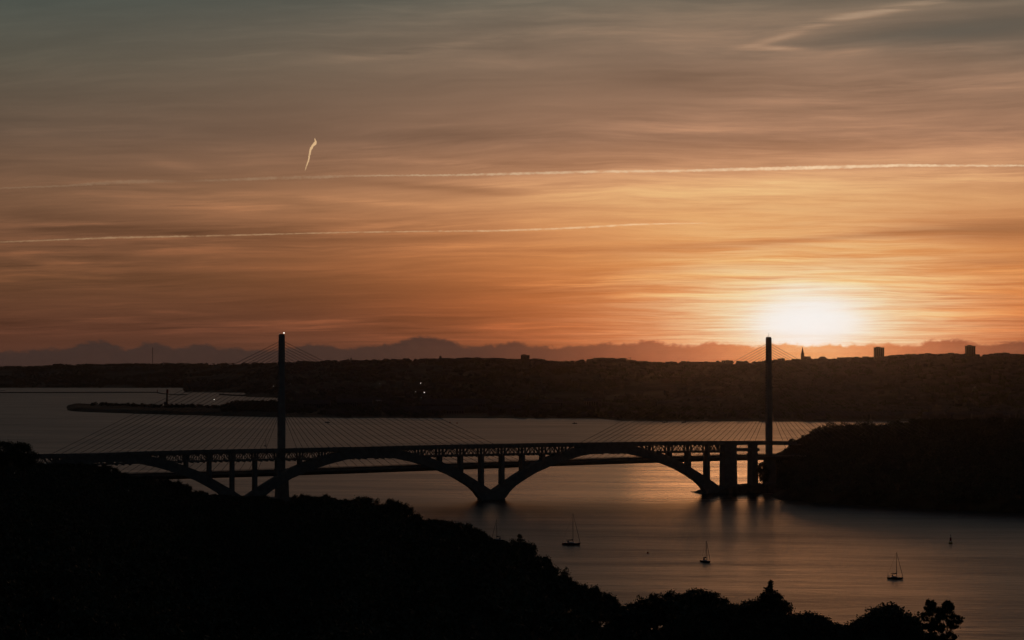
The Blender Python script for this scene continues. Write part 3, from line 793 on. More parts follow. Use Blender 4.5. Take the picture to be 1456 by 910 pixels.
# columns
for c in cols:
    zt = zdk(c) - 2.35; uu = arch_u(c)
    zb = extr(uu) - 1.0
    if zt - DEPTH - zb < -.5: zb = zt - DEPTH
    mb = MB()
    for s in (-1, 1):                                    # two legs with a slot between them up in the girder
        q0 = s * 2.6
        mb.loft([[fb(c - 1.1, q0 - 1.5, zb), fb(c + 1.1, q0 - 1.5, zb), fb(c + 1.1, q0 + 1.5, zb), fb(c - 1.1, q0 + 1.5, zb)],
                 [fb(c - 1., q0 - 1.4, zt - DEPTH), fb(c + 1., q0 - 1.4, zt - DEPTH), fb(c + 1., q0 + 1.4, zt - DEPTH), fb(c - 1., q0 + 1.4, zt - DEPTH)]])
    mb.box(tuple(fb(c, 0, (zb + zt - DEPTH) / 2)), (.9, 2.4, max(.4, zt - DEPTH - zb)), math.atan2(DS, DC))
    mb.box(tuple(fb(c, 0, zt - DEPTH + .2)), (2.3, 9.0, .7), math.atan2(DS, DC))
    mb.build('column', M_conc, br)
# arches
for k in range(3):
    tc0 = -S / 2 - S + k * S
    rings = []
    for uu in np.linspace(-94, 94, 72):
        a, b = extr(uu), soff(uu)
        rings.append([fb(tc0 + uu, -4.0, b), fb(tc0 + uu, 4.0, b), fb(tc0 + uu, 4.0, a), fb(tc0 + uu, -4.0, a)])
    mb = MB(); mb.loft(rings); mb.build('arch', M_conc, br)
# foundations in the water
for k in (-S, 0.0, 186.5):
    mb = MB()
    mb.loft([[fb(k - 10, -5.5, -6), fb(k + 10, -5.5, -6), fb(k + 10, 5.5, -6), fb(k - 10, 5.5, -6)],
             [fb(k - 9.2, -5.0, 1.0), fb(k + 9.2, -5.0, 1.0), fb(k + 9.2, 5.0, 1.0), fb(k - 9.2, 5.0, 1.0)],
             [fb(k - 6, -4.3, 5.4), fb(k + 6, -4.3, 5.4), fb(k + 6, 4.3, 5.4), fb(k - 6, 4.3, 5.4)]])
    mb.build('pier_foundation', M_conc, br)
# abutment tower and approach pier
def wallpier(name, t0, t1, q, zb, zt):
    mb = MB(); i = .5
    mb.loft([[fb(t0 - i, -q - i, zb), fb(t1 + i, -q - i, zb), fb(t1 + i, q + i, zb), fb(t0 - i, q + i, zb)],
             [fb(t0, -q, zt - 3), fb(t1, -q, zt - 3), fb(t1, q, zt - 3), fb(t0, q, zt - 3)],
             [fb(t0, -q, zt), fb(t1, -q, zt), fb(t1, q, zt), fb(t0, q, zt)]])
    mb.box(tuple(fb((t0 + t1) / 2, 0, zt - 8.0)), (t1 - t0 + 1.0, 2 * q + 1.0, .8), math.atan2(DS, DC))
    mb.build(name, M_conc, br)
wallpier('abutment_tower', 193.8, 204.2, 4.2, -4, zdk(199) - 2.3)
wallpier('approach_pier', 218.3, 222.9, 4.0, -3, zdk(220) - 2.3)
mb = MB()
slab(mb, [203.5, 212, 224.8], lambda t: zdk(t) - 5.6, lambda t: zdk(t) - 7.9, -3.6, 3.6, fb); mb.build('lower_deck', M_conc, br)
mb = MB()
slab(mb, [203.5, 230, 262], lambda t: zdk(t) - 2.3, lambda t: zdk(t) - 3.0, -4.3, 4.3, fb); mb.build('deck_beam', M_conc, br)

# shelf of rock at the right ends of both bridges
mb = MB(); rng = np.random.default_rng(5)
rings = []
for t in np.arange(178, 300, 3.0):
    e = sst(t, 178, 206); zt = 1.5 + 4.9 * float(e) + rng.uniform(-.5, .5); q0 = -6.5 - 4 * float(sst(t, 230, 300)) + rng.uniform(-1, 1)
    rings.append([L(t, q0 - 1.5, -5), L(t, 34, -5), L(t, 28 + rng.uniform(-2, 2), zt - 2), L(t, 6, zt + rng.uniform(-.4, .4)), L(t, q0 + 1.5, zt - .8), L(t, q0, zt * .4)])
mb.loft(rings); o = mb.build('rocky_shore', M_rock); tag(o, kind='structure')

# ------------------------------------------------------------------ CABLE-STAYED BRIDGE
IX, IY = -170.95, 1372.0
SP = 409.8
def fi0(t, q, z): return L(t, q, z, IX, IY)
cb = empty('cable_stayed_bridge', fi0(0, 0, 0), label='modern cable-stayed road bridge with two tall pylons and a thin low deck', cat='bridge')
co = cb.location.copy()
def fi(t, q, z): return fi0(t, q, z) - co
XT = [(-60, 675), (60, 673.5), (185, 672), (280, 670), (320, 669), (370, 667.3), (420, 664.5), (480, 663), (530, 661), (570, 659.5), (640, 657), (700, 655.6), (760, 653.4), (820, 651), (870, 649.6), (920, 648.5), (965, 647.3), (1000, 646.5), (1050, 645.3), (1090, 644.2), (1130, 643.6), (1200, 643), (1280, 642)]
tI = [t_of(x, IX, IY, 11) for x, _ in XT]
zI = [HC - (y - HY) * (IY + DC * 11 + DS * t) / F for t, (x, y) in zip(tI, XT)]
_pf = np.polyfit(tI, zI, 3)
def zid(t): return float(np.polyval(_pf, t)) - 1.1      # road surface
ts = list(np.arange(-260, 640, 7.0))
rings = []
for t in ts:
    z = zid(t)
    rings.append([fi(t, -11.5, z - .9), fi(t, -4.5, z - 3.6), fi(t, 4.5, z - 3.6), fi(t, 11.5, z - .9), fi(t, 11.5, z - .35), fi(t, -11.5, z - .35)])
mb = MB(); mb.loft(rings); deck_i = mb.build('deck_girder', M_conc2, cb)
mb = MB(); slab(mb, ts, lambda t: zid(t), lambda t: zid(t) - .345, -10.6, 10.6, fi); mb.build('roadway', M_asph, deck_i)
for q in (-11.2, 11.2, -1.2, 1.2):
    mb = MB(); hh = 1.05 if abs(q) > 5 else .8
    slab(mb, ts, lambda t: zid(t) + hh, lambda t: zid(t) + hh - .25, q - .1, q + .1, fi)
    slab(mb, ts, lambda t: zid(t) + hh * .55, lambda t: zid(t) + hh * .55 - .18, q - .08, q + .08, fi)
    for t in np.arange(-258, 630, 3.5): beam(mb, (t, q, zid(t) - .3), (t, q, zid(t) + hh), .14, .14, fi)
    mb.build('guard_rail', M_steel, deck_i)
mb = MB()
for q in (-11.35, 11.35):
    slab(mb, ts, lambda t: zid(t) + .32, lambda t: zid(t) - .9, q - .18, q + .18, fi)
mb.build('edge_beam', M_conc2, deck_i)
for idx, tp in enumerate((0.0, SP)):
    ztop = 122.6
    a0, a1 = 2.05, (2.75 if idx == 0 else 2.55)
    def ring(t, ha, hq, z): return [fi(t - ha, -hq, z), fi(t - ha + .5, -hq - .5, z), fi(t + ha - .5, -hq - .5, z), fi(t + ha, -hq, z), fi(t + ha, hq, z), fi(t + ha - .5, hq + .5, z), fi(t - ha + .5, hq + .5, z), fi(t - ha, hq, z)]
    zr = zid(tp)
    mb = MB(); mb.loft([ring(tp, a1, 1.5, zr - 3.4), ring(tp, a1 * .98, 1.5, 60), ring(tp, a0 * 1.02, 1.35, 100), ring(tp, a0, 1.3, ztop)])
    mast_o = mb.build('pylon_mast', M_conc2, cb)
    ring2 = lambda ha, hq, z: ring(tp + .5, ha, hq, z)
    mb = MB(); mb.loft([ring2(5.0, 4.0, -6), ring2(4.6, 3.4, 6), ring2(4.1, 3.2, zr - 3.62)]); mb.build('pylon_leg', M_conc2, cb)
    mb = MB(); mb.loft([ring2(7.5, 8.5, -7), ring2(7.2, 8.2, 2.6)]); mb.build('pylon_base', M_conc2, cb)
    mb = MB(); mb.box(tuple(fi(tp, 0, ztop + .45)), (3.4, 2.4, .9), math.atan2(DS, DC)); mb.build('pylon_cap', M_steel, mast_o)
    # anchor boxes down the two faces
    mb = MB()
    N = 27
    ztops = [117.6 - 2.12 * i for i in range(N)]
    for zt in ztops:
        for s in (-1, 1):
            ha = a0 + (a1 - a0) * (122 - zt) / 90
            mb.box(tuple(fi(tp + s * (ha + .15), 0, zt)), (.7, .9, .8), math.atan2(DS, DC))
    an_ = mb.build('cable_anchor', M_steel, mast_o); an_['kind'] = 'stuff'
    for s in (-1, 1):
        for i, zt in enumerate(ztops):
            dd = 199.0 - (199.0 - 18.0) * i / (N - 1)
            td = tp + s * dd; zd = zid(td) + .3
            A = fi(tp + s * 2.3, 0, zt); B = fi(td, 0, zd)
            m1 = A.lerp(B, .5) - Vector((0, 0, dd * .0035))
            mb = MB(); mb.tube([A, m1, B], .15, 5); mb.build('stay_cable', M_cable, cb)
# beacons on the pylon tops
bp = fi(1.6, 0, 123.5)
mb = MB(); mb.tube([fi(1.6, 0, 122.9), fi(1.6, 0, 123.9)], .08, 5); mb.build('beacon_post', M_steel, cb)
me = bpy.data.meshes.new('beacon_lamp'); import bmesh
bm = bmesh.new(); bmesh.ops.create_icosphere(bm, subdivisions=2, radius=.55); bm.to_mesh(me); bm.free()
SPH = me
def sphere(name, loc, r, m, parent=None):
    bm = bmesh.new(); bmesh.ops.create_icosphere(bm, subdivisions=2, radius=r); e = bpy.data.meshes.new(name); bm.to_mesh(e); bm.free()
    o = link(name, e, parent, m); o.location = loc; return o
sphere('beacon_lamp', fi(1.7, 0, 124.3), .5, M_lamp, cb)
sphere('beacon_lamp', fi(-1.5, 0, 123.6), .22, M_lamp2, cb)
mb = MB(); mb.tube([fi(SP, 0, 123.4), fi(SP, 0, 127.2)], [.16, .05], 5); mb.tube([fi(SP - 1.2, 0, 123.4), fi(SP - 1.2, 0, 124.7)], .07, 5); mb.build('lightning_rod', M_steel, cb)

# ------------------------------------------------------------------ boats and buoys
def sailboat(name, loc, heading, Lh, mast, label, hullm=M_navy, cabinm=M_white, dodger=True):
    r = empty(name, loc, heading, label=label, cat='sailboat')
    B = Lh * .30; fb_ = Lh * .10
    rings = []
    for f in np.linspace(0, 1, 11):                      # stern (0) to bow (1), x forward
        x = (f - .5) * Lh; w = B / 2 * (0.72 + 1.1 * f - 0.2 * f * f if f < .35 else math.cos((f - .38) / .62 * math.pi / 2) ** .75 if f > .38 else 1.0)
        w = max(.03, min(w, B / 2)); sh = fb_ * (1 + .30 * f * f)
        d = -.35 * math.sin(math.pi * min(1, f * .9 + .1)) - .05
        xb = x - (Lh * .05 * f * f)
        rings.append([(x, -w, sh), (x * .99, -w * .95, sh * .4), (xb, -w * .5, d), (xb, w * .5, d), (x * .99, w * .95, sh * .4), (x, w, sh)])
    mb = MB(); mb.loft(rings); mb.build('hull', hullm, r)
    mb = MB(); mb.box((-.02 * Lh, 0, fb_ * 1.12 + .02), (Lh * .86, B * .74, .06)); mb.build('deck', cabinm, r)
    mb = MB()
    mb.loft([[(-.16 * Lh, -B * .27, fb_ * 1.1), (.20 * Lh, -B * .20, fb_ * 1.15), (.20 * Lh, B * .20, fb_ * 1.15), (-.16 * Lh, B * .27, fb_ * 1.1)],
             [(-.15 * Lh, -B * .22, fb_ * 1.1 + .5), (.13 * Lh, -B * .16, fb_ * 1.1 + .38), (.13 * Lh, B * .16, fb_ * 1.1 + .38), (-.15 * Lh, B * .22, fb_ * 1.1 + .5)]])
    mb.build('cabin', cabinm, r)
    if dodger:
        mb = MB(); mb.loft([[(-.20 * Lh, -B * .25, fb_ + .2), (-.20 * Lh, -B * .2, fb_ + 1.1), (-.20 * Lh, B * .2, fb_ + 1.1), (-.20 * Lh, B * .25, fb_ + .2)],
                            [(-.12 * Lh, -B * .22, fb_ + .6), (-.14 * Lh, -B * .18, fb_ + 1.2), (-.14 * Lh, B * .18, fb_ + 1.2), (-.12 * Lh, B * .22, fb_ + .6)]]); mb.build('spray_hood', M_canvas, r)
    mx = .10 * Lh; zm = fb_ + .5
    mb = MB(); mb.tube([(mx, 0, fb_), (mx, 0, mast * .6), (mx, 0, mast)], [.14, .13, .09], 8); mb.build('mast', M_mast, r)
    mb = MB(); mb.tube([(mx, 0, zm + 1.0), (mx - Lh * .38, 0, zm + .95)], .07, 6); mb.build('boom', M_mast, r)
    mb = MB(); mb.tube([(mx - .1, 0, zm + 1.35), (mx - Lh * .15, 0, zm + 1.22), (mx - Lh * .36, 0, zm + 1.08)], [.26, .2, .12], 8); mb.build('sail_cover', M_canvas, r)
    mb = MB(); mb.tube([(mx + .1, 0, mast * .97), (mx + (Lh * .5 - mx) * .5, 0, mast * .5 + .4), (Lh * .49, 0, fb_ * 1.3)], [.045, .09, .11], 6); mb.build('furled_jib', M_canvas, r)
    mb = MB()
    for s in (-1, 1):
        mb.tube([(mx, 0, mast * .95), (mx - .1, s * B * .20, mast * .55), (mx - .2, s * B * .46, fb_)], .018, 4)
        mb.tube([(mx, s * .02, mast * .55), (mx, s * B * .22, mast * .55)], .03, 4)
    mb.tube([(mx, 0, mast), (-Lh * .5, 0, fb_)], .018, 4)
    mb.build('rigging', M_steel, r)
    mb = MB()
    for x in (Lh * .5, ): mb.tube([(x * .8, -B * .18, fb_ * 1.2), (x * .8, -B * .18, fb_ + .8), (x, 0, fb_ + .95), (x * .8, B * .18, fb_ + .8), (x * .8, B * .18, fb_ * 1.2)], .03, 4)
    mb.tube([(-Lh * .46, -B * .3, fb_), (-Lh * .46, -B * .3, fb_ + .8), (-Lh * .46, B * .3, fb_ + .8), (-Lh * .46, B * .3, fb_)], .03, 4)
    mb.build('rail', M_mast, r)
    return r
GS = 'sailing yachts moored in the estuary'
a = sailboat('sailboat', on_water(812, 774), math.radians(-12), 10.3, 17.6, 'largest moored yacht, tall mast, left of centre on the near water'); a['group'] = GS
a = sailboat('sailboat', on_water(1002.5, 798.5), math.radians(-55), 7.2, 11.0, 'small moored yacht seen end-on, below the right arch', M_navy); a['group'] = GS
a = sailboat('sailboat', on_water(1271, 822), math.radians(-20), 7.4, 12.6, 'moored yacht with dark hull above the two slim pines', M_navy); a['group'] = GS
a = sailboat('sailboat', on_water(708, 768.5), math.radians(160), 7.6, 12.5, 'yacht half hidden behind the hillside trees below the middle pier', M_navy); a['group'] = GS
a = sailboat('sailboat', on_water(378, 634), math.radians(70), 6.0, 9.5, 'tiny far yacht beyond the bridges, just left of the left pylon', M_navy, M_white, False); a['group'] = GS

def motorboat(loc, heading, Lh, label):
    r = empty('motorboat', loc, heading, label=label, cat='boat')
    rings = []
    for f in np.linspace(0, 1, 8):
        x = (f - .5) * Lh; w = Lh * .15 * (1 if f < .5 else math.cos((f - .5) * math.pi) ** .6); w = max(w, .04)
        rings.append([(x, -w, .9 + .5 * f), (x, -w * .7, -.3), (x, w * .7, -.3), (x, w, .9 + .5 * f)])
    mb = MB(); mb.loft(rings); mb.build('hull', M_navy, r)
    mb = MB(); mb.loft([[(-.2 * Lh, -.1 * Lh, 1), (.15 * Lh, -.1 * Lh, 1.1), (.15 * Lh, .1 * Lh, 1.1), (-.2 * Lh, .1 * Lh, 1)], [(-.17 * Lh, -.08 * Lh, 2.5), (.04 * Lh, -.08 * Lh, 2.5), (.04 * Lh, .08 * Lh, 2.5), (-.17 * Lh, .08 * Lh, 2.5)]]); mb.build('wheelhouse', M_white, r)
    mb = MB(); mb.tube([(-.05 * Lh, 0, 2.4), (-.05 * Lh, 0, 4.4)], .07, 5); mb.tube([(-.05 * Lh, 0, 3.2), (-.3 * Lh, 0, 2.9)], .05, 5); mb.build('mast', M_steel, r)
    mb = MB(); mb.box((-.02 * Lh, -.101 * Lh, 1.85), (.12 * Lh, .05, .5)); mb.build('window', M_glass, r)
    return r
motorboat(on_water(466, 601), math.radians(185), 9.5, 'far dark launch crossing the estuary, right of the left pylon')
motorboat(on_water(817, 602.3), math.radians(0), 8.5, 'far dark launch alone on the water above the right arch')
motorboat(on_water(4, 555.5), math.radians(0), 22, 'tiny far vessel beyond the breakwater at the left edge')
g = 'pale boats moored along the far shore'
for i, (x, y, l, lb) in enumerate(((945, 600.5, 11, 'pale boat moored off the far shore, left one of a pair'), (972, 600.7, 8, 'pale boat moored off the far shore, right one of a pair'))):
    r = motorboat(on_water(x, y), math.radians(6), l, lb); r['group'] = g

def buoy(loc, s, label, tall=True):
    r = empty('navigation_buoy', loc, 0, label=label, cat='buoy')
    mb = MB(); mb.tube([(0, 0, -.5 * s), (0, 0, .1 * s), (0, 0, .45 * s), (0, 0, .6 * s)], [.8 * s, 1.0 * s, .95 * s, .5 * s], 14); mb.build('float', M_yellow, r)
    if tall:
        mb = MB()
        for k in range(4):
            t = math.pi / 4 + k * math.pi / 2
            mb.tube([(.6 * s * math.cos(t), .6 * s * math.sin(t), .5 * s), (.25 * s * math.cos(t), .25 * s * math.sin(t), 3.2 * s)], .06 * s, 5)
            t2 = t + math.pi / 2
            mb.tube([(.5 * s * math.cos(t), .5 * s * math.sin(t), 1.2 * s), (.36 * s * math.cos(t2), .36 * s * math.sin(t2), 2.2 * s)], .04 * s, 4)
        mb.build('tower', M_steel, r)
        mb = MB(); mb.tube([(0, 0, 1.3 * s), (0, 0, 2.8 * s)], [.5 * s, .42 * s], 10); mb.build('daymark', M_red, r)
        mb = MB(); mb.tube([(0, 0, 3.1 * s), (0, 0, 3.9 * s)], .05 * s, 5)
        mb.tube([(-.3 * s, 0, 3.9 * s), (.3 * s, 0, 4.3 * s)], .07 * s, 5); mb.tube([(.3 * s, 0, 3.9 * s), (-.3 * s, 0, 4.3 * s)], .07 * s, 5)
        mb.build('topmark', M_steel, r)
    return r
buoy(on_water(1350, 772), 1.15, 'tall navigation buoy with a topmark, alone near the right edge')
def mooring(loc, s, label):
    r = empty('mooring_buoy', loc, 0, label=label, cat='buoy')
    mb = MB(); mb.tube([(0, 0, -.3), (0, 0, .25 * s), (0, 0, .5 * s), (0, 0, .62 * s)], [.35 * s, .5 * s, .4 * s, .15 * s], 10); mb.build('float', M_red, r)
    mb = MB(); mb.tube([(0, 0, .55 * s), (0, 0, 1.0 * s)], .05 * s, 5); mb.build('ring', M_steel, r)
mooring(on_water(920.5, 786), 1.1, 'small mooring buoy between the two yachts in mid water')
mooring(on_water(640, 601), 2.6, 'far buoy above the deck, left one of a close pair')
mooring(on_water(650, 602), 2.6, 'far buoy above the deck, right one of a close pair')

# ------------------------------------------------------------------ the far town and port
def ground_far(px, D): return float(zfar(np.array([float(px)]), np.array([float(D)]))[0])
def block(name, px0, px1, ytop, D, label, depth=None, parts='flat', m=M_wall2, cat='building', storeys=None):
    w = (px1 - px0) / F * D; xc = ((px0 + px1) / 2 - CX) / F * D
    zt = HC - (ytop - HY) * D / F; zg = ground_far((px0 + px1) / 2, D) - 3; h = zt - zg
    r = empty(name, (xc, D, zg), 0, label=label, cat=cat); dp = depth or max(10, w * .6)
    mb = MB(); mb.box((0, 0, h / 2), (w, dp, h)); mb.build('wall', m, r)
    n = max(3, int(w / 5)); fl = max(1, int((h - 3) / 3.1))
    if parts != 'plain':
        for k in range(n):                            # vertical strips of windows, set proud by their frames
            mb = MB()
            mb.box((-w / 2 + (k + .5) * w / n, -dp / 2 - .06, h / 2 + 1), (w / n * .5, .16, max(1.4, h - 5)))
            mb.build('window', M_glass, r)
    if parts == 'tower':
        mb = MB(); mb.box((0, 0, h + .5), (w + .6, dp + .6, 1.0)); mb.build('parapet', M_wall2, r)
        mb = MB(); mb.box((-w * .1, 0, h + 2), (w * .45, dp * .5, 2.2)); mb.build('lift_housing', M_wall2, r)
    elif parts == 'dome':
        mb = MB()
        rg = []
        for a in np.linspace(0, math.pi / 2 - .05, 7): rg.append([(math.cos(a) * w * .42 * math.cos(q), math.cos(a) * dp * .42 * math.sin(q), h + math.sin(a) * w * .2) for q in np.linspace(0, 2 * math.pi, 15)[:-1]])
        mb.loft(rg); mb.build('dome', M_roof, r)
    elif parts == 'gable':
        mb = MB(); mb.loft([[(-w / 2 - .3, -dp / 2 - .4, h), (-w / 2 - .3, dp / 2 + .4, h), (-w / 2 - .3, 0, h + dp * .28)], [(w / 2 + .3, -dp / 2 - .4, h), (w / 2 + .3, dp / 2 + .4, h), (w / 2 + .3, 0, h + dp * .28)]]); mb.build('roof', M_roof, r)
    else:
        mb = MB(); mb.box((w * .2, 0, h + .8), (w * .25, dp * .4, 1.6)); mb.build('roof_housing', M_wall2, r)
    return r
DR = lambda p: float(far_Dr(p)) - 30
block('tower_block', 1243, 1256.5, 494.5, DR(1250), 'broad high-rise tower on the skyline right of the sun', parts='tower')
block('tower_block', 1373, 1386, 492.2, DR(1380), 'high-rise tower on the skyline nearest the right edge', parts='tower')
block('apartment_block', 1415, 1434, 501.8, DR(1425), 'long low block on the skyline right of the right-hand tower')
block('apartment_block', 1441, 1470, 503.6, DR(1456), 'low block on the skyline cut by the right edge')
block('tower_block', 740.5, 753, 505, DR(746), 'squat square block alone on the skyline at the middle', parts='tower')
block('apartment_block', 1106, 1115.5, 509.6, DR(1110), 'small flat roofed building just right of the right pylon')
block('apartment_block', 1147, 1155, 510, DR(1150), 'low building right beside the church steeple')
block('domed_hall', 1163, 1176, 509.3, DR(1170), 'round roofed hall on the skyline between steeple and tower', parts='dome')
block('apartment_block', 1176.5, 1190, 510.4, DR(1183), 'long flat building adjoining the round roofed hall')
block('factory_building', 649, 674, 508.8, DR(660), 'long low flat building on the skyline left of the square block')
block('factory_building', 686, 714, 509.4, DR(700), 'long low shed on the skyline touching the square block side')
block('water_tower', 624.5, 627.8, 506.4, DR(626), 'narrow tower rising left of the long skyline sheds', m=M_conc)
block('chimney_building', 498.3, 500, 508.9, DR(499), 'slim chimney on the skyline, right one of a pair', parts='plain', m=M_conc)
block('chimney_building', 494.6, 496, 509.8, DR(495), 'slim chimney on the skyline, left one of a pair', parts='plain', m=M_conc)
block('apartment_block', 1026, 1038, 512.4, DR(1032), 'boxy building on the skyline left of the right pylon')
block('apartment_block', 946, 958, 514.2, DR(950), 'low boxy building on the skyline below the sun glow, beyond the arch')
block('apartment_block', 76, 90, 517.3, DR(82), 'flat building at the step in the left skyline')
block('apartment_block', 1275, 1284, 504.8, DR(1280), 'low building on the ridge right of the broad tower')
# church
D = DR(1141); p = P3(1141, 512, D); zg = ground_far(1141, D) - 3
r = empty('church_steeple', (p.x, D, zg), 0, label='pointed church steeple on the skyline under the sun', cat='church')
ht = HC - (493 - HY) * D / F - zg; wb_ = 4.6
mb = MB(); mb.box((0, 0, ht * .28), (wb_ * 2.1, wb_ * 2.1, ht * .56)); mb.build('tower', M_wall2, r)
mb = MB(); sq = lambda a, z: [(-a, -a, z), (a, -a, z), (a, a, z), (-a, a, z)]
mb.loft([sq(wb_, ht * .56), sq(wb_ * .55, ht * .75), sq(.15, ht)]); mb.build('spire', M_roof, r)
for sx_ in (-1, 1):
    mb = MB(); mb.tube([(sx_ * wb_ * .95, -wb_ * .95, ht * .5), (sx_ * wb_ * .95, -wb_ * .95, ht * .66)], [.9, .1], 6); mb.build('pinnacle', M_wall2, r)
mb = MB(); mb.box((14, 0, ht * .17), (22, 12, ht * .34)); mb.build('nave', M_wall2, r)
mb = MB(); mb.loft([[(3, -6.5, ht * .34), (3, 6.5, ht * .34), (3, 0, ht * .44)], [(25.3, -6.5, ht * .34), (25.3, 6.5, ht * .34), (25.3, 0, ht * .44)]]); mb.build('roof', M_roof, r)
# radio mast
D = DR(217); zg = ground_far(217, D); zt = HC - (494 - HY) * D / F; p = P3(217, 519, D)
r = empty('radio_mast', (p.x, D, zg), 0, label='thin lattice radio mast on the left skyline', cat='mast')
mb = MB(); hm = zt - zg
for k in range(3):
    t = k * 2.094; mb.tube([(1.6 * math.cos(t), 1.6 * math.sin(t), 0), (.9 * math.cos(t), .9 * math.sin(t), hm)], .55, 4)
for i in range(14):
    z = hm * i / 14; t = i * 2.094; mb.tube([(1.5 * math.cos(t), 1.5 * math.sin(t), z), (1.5 * math.cos(t + 2.09), 1.5 * math.sin(t + 2.09), z + hm / 14)], .3, 4)
mb.build('lattice', M_steel, r)
mb = MB(); mb.box((0, 0, hm * .82), (5, 5, 1.5)); mb.box((0, 0, hm * .6), (4, 4, 1.5)); mb.build('antenna_platform', M_steel, r)
# two tower cranes on the skyline
for px, yt, w, lb in ((890.5, 509.6, 3.5, 'left of two tiny tower cranes right of the rounded hill'), (896, 508.8, 4.0, 'right of two tiny tower cranes right of the rounded hill')):
    D = DR(px); zg = ground_far(px, D) - 2; zt = HC - (yt - HY) * D / F; p = P3(px, 519, D); k = D / F
    r = empty('tower_crane', (p.x, D, zg), 0, label=lb, cat='crane', group='tower cranes on the skyline')
    mb = MB(); mb.box((0, 0, (zt - zg) / 2), (1.4, 1.4, zt - zg)); mb.build('crane_mast', M_steel, r)
    mb = MB(); mb.box((-w * k * .15, 0, zt - zg), (w * k, 1.2, 1.6)); mb.build('jib', M_steel, r)
    mb = MB(); mb.box((w * k * .3, 0, zt - zg - 1.6), (2.4, 2.0, 1.8)); mb.build('counterweight', M_conc, r)
# harbour crane on the spit
D = 4480.0; p = P3(238, 519, D); zg = ground_far(238, D); k = D / F
r = empty('harbour_crane', (p.x, D, zg), 0, label='harbour crane standing on the low spit at left', cat='crane')
mb = MB(); mb.loft([[(-5.5 * k * .5, -5, 0), (5.5 * k * .5, -5, 0), (5.5 * k * .5, 5, 0), (-5.5 * k * .5, 5, 0)], [(-2, -2, 9), (2, -2, 9), (2, 2, 9), (-2, 2, 9)]]); mb.build('portal', M_steel, r)
mb = MB(); mb.box((-2.5, 0, 12), (9, 6, 7)); mb.build('cabin', M_steel, r)
mb = MB(); mb.box((0, 0, 24), (3.8, 3.6, 26)); mb.build('tower', M_steel, r)
mb = MB(); mb.box((.6, 0, 41), (4.6, 3.6, 9)); mb.build('jib_head', M_red, r)
mb = MB(); mb.tube([(-2.8, 0, 14), (-2.4, 0, 22)], .5, 5); mb.build('stay', M_steel, r)
# port sheds on the flats (pale long roofs)
SH = [(600, 690, 574, 4050, 'longest low shed in the port, pale roof, right of the lit buildings', 40), (575, 660, 583, 3750, 'low port shed in front of the longest one', 30),
      (480, 530, 571.5, 4300, 'port shed right of the left pylon, further back', 30), (425, 470, 573.5, 4200, 'port shed immediately right of the left pylon', 26),
      (700, 742, 580, 3850, 'low port shed right of the longest one', 26), (534.5, 542.5, 568.6, 4560, 'small white roofed building in the middle of the port', 14),
      (740, 753, 558.5, 4900, 'narrow pale building lying below the square skyline block', 12), (935, 965, 574, 4300, 'pale hall by the far shore under the right stays', 26),
      (990, 1010, 566, 4500, 'pale slanting roof on the far shore left of the right pylon', 20), (765, 800, 572, 4200, 'grey hall among trees on the far shore', 24),
      (830, 850, 570, 4300, 'grey hall on the far shore above the right arch', 24), (1120, 1150, 585, 3800, 'low hall on the far shore right of the right pylon', 20)]
for a_, b_, y_, D_, lb, dp in SH:
    block('port_shed', a_, b_, y_, D_, lb, dp, 'gable', M_white if 'white' in lb else M_wall if 'pale' in lb else M_wall2, cat='shed')
# breakwater
mb = MB(); D = WD(558.6); rings = []
P = [(-1500, 558.6), (-600, 558.6), (-20, 558.6), (100, 558.5), (222, 558.3), (232, 560.2), (250, 561.8), (266, 561.6)]
pts = [on_water(a, b) for a, b in P]
for i, q in enumerate(pts):
    h = 3.2 if i < 5 else 2.6
    rings.append([q + Vector((0, -12, -3)), q + Vector((0, 12, -3)), q + Vector((0, 4, h)), q + Vector((0, -4, h))])
mb.loft(rings); o = mb.build('breakwater', M_rock); tag(o, 'long straight dark breakwater on the far water at left', 'breakwater')
mb = MB(); p = on_water(224, 558.3); mb.tube([p + Vector((0, 0, 2)), p + Vector((0, 0, 9)), p + Vector((0, 0, 11))], [1.6, 1.2, .4], 8); o = mb.build('beacon_light', M_red); tag(o, 'small round beacon at the bend of the breakwater', 'beacon')
# second dark jetty left of the pylon
mb = MB(); rings = []
for a, b in ((312, 561.2), (330, 562.6), (352, 563.2)):
    q = on_water(a, b); rings.append([q + Vector((0, -14, -3)), q + Vector((0, 14, -3)), q + Vector((0, 5, 4)), q + Vector((0, -5, 4))])
mb.loft(rings); o = mb.build('jetty', M_rock); tag(o, 'short dark jetty on the far water left of the left pylon', 'jetty')

# lit lamps of the port
LP = [(389, 549, 5600, .9, 'lit lamp on the far shore just left of the left pylon'), (413, 545.6, 5700, .7, 'lit lamp on the far slope right of the left pylon'),
      (540, 545.6, 5700, .8, 'faint lit lamp above the white port building'), (598.3, 546.4, 5600, 1.0, 'topmost lit lamp in the cluster of four over the port'),
      (591, 556.8, 4900, .8, 'leftmost lit lamp in the cluster over the port'), (603.4, 558, 4900, 1.1, 'brightest lit lamp, right one in the cluster over the port'),
      (599, 565.3, 4500, .6, 'lowest and faintest lit lamp in the cluster over the port'), (304.8, 568, 5150, 1.0, 'lone lit lamp on the water left of the left pylon')]
for px, py, D, r_, lb in LP:
    p = P3(px, py, D); zg = max(0.0, ground_far(px, D)); r = empty('lamp_post', (p.x, D, zg), 0, label=lb, cat='lamp', group='lit lamps around the port')
    hp = max(2.0, p.z - zg)
    mb = MB(); mb.tube([(0, 0, 0), (0, 0, hp)], .25, 5); mb.build('post', M_steel, r)
    sphere('lamp_head', (0, 0, hp), r_, M_lamp2 if r_ < 1 else M_lamp, r)

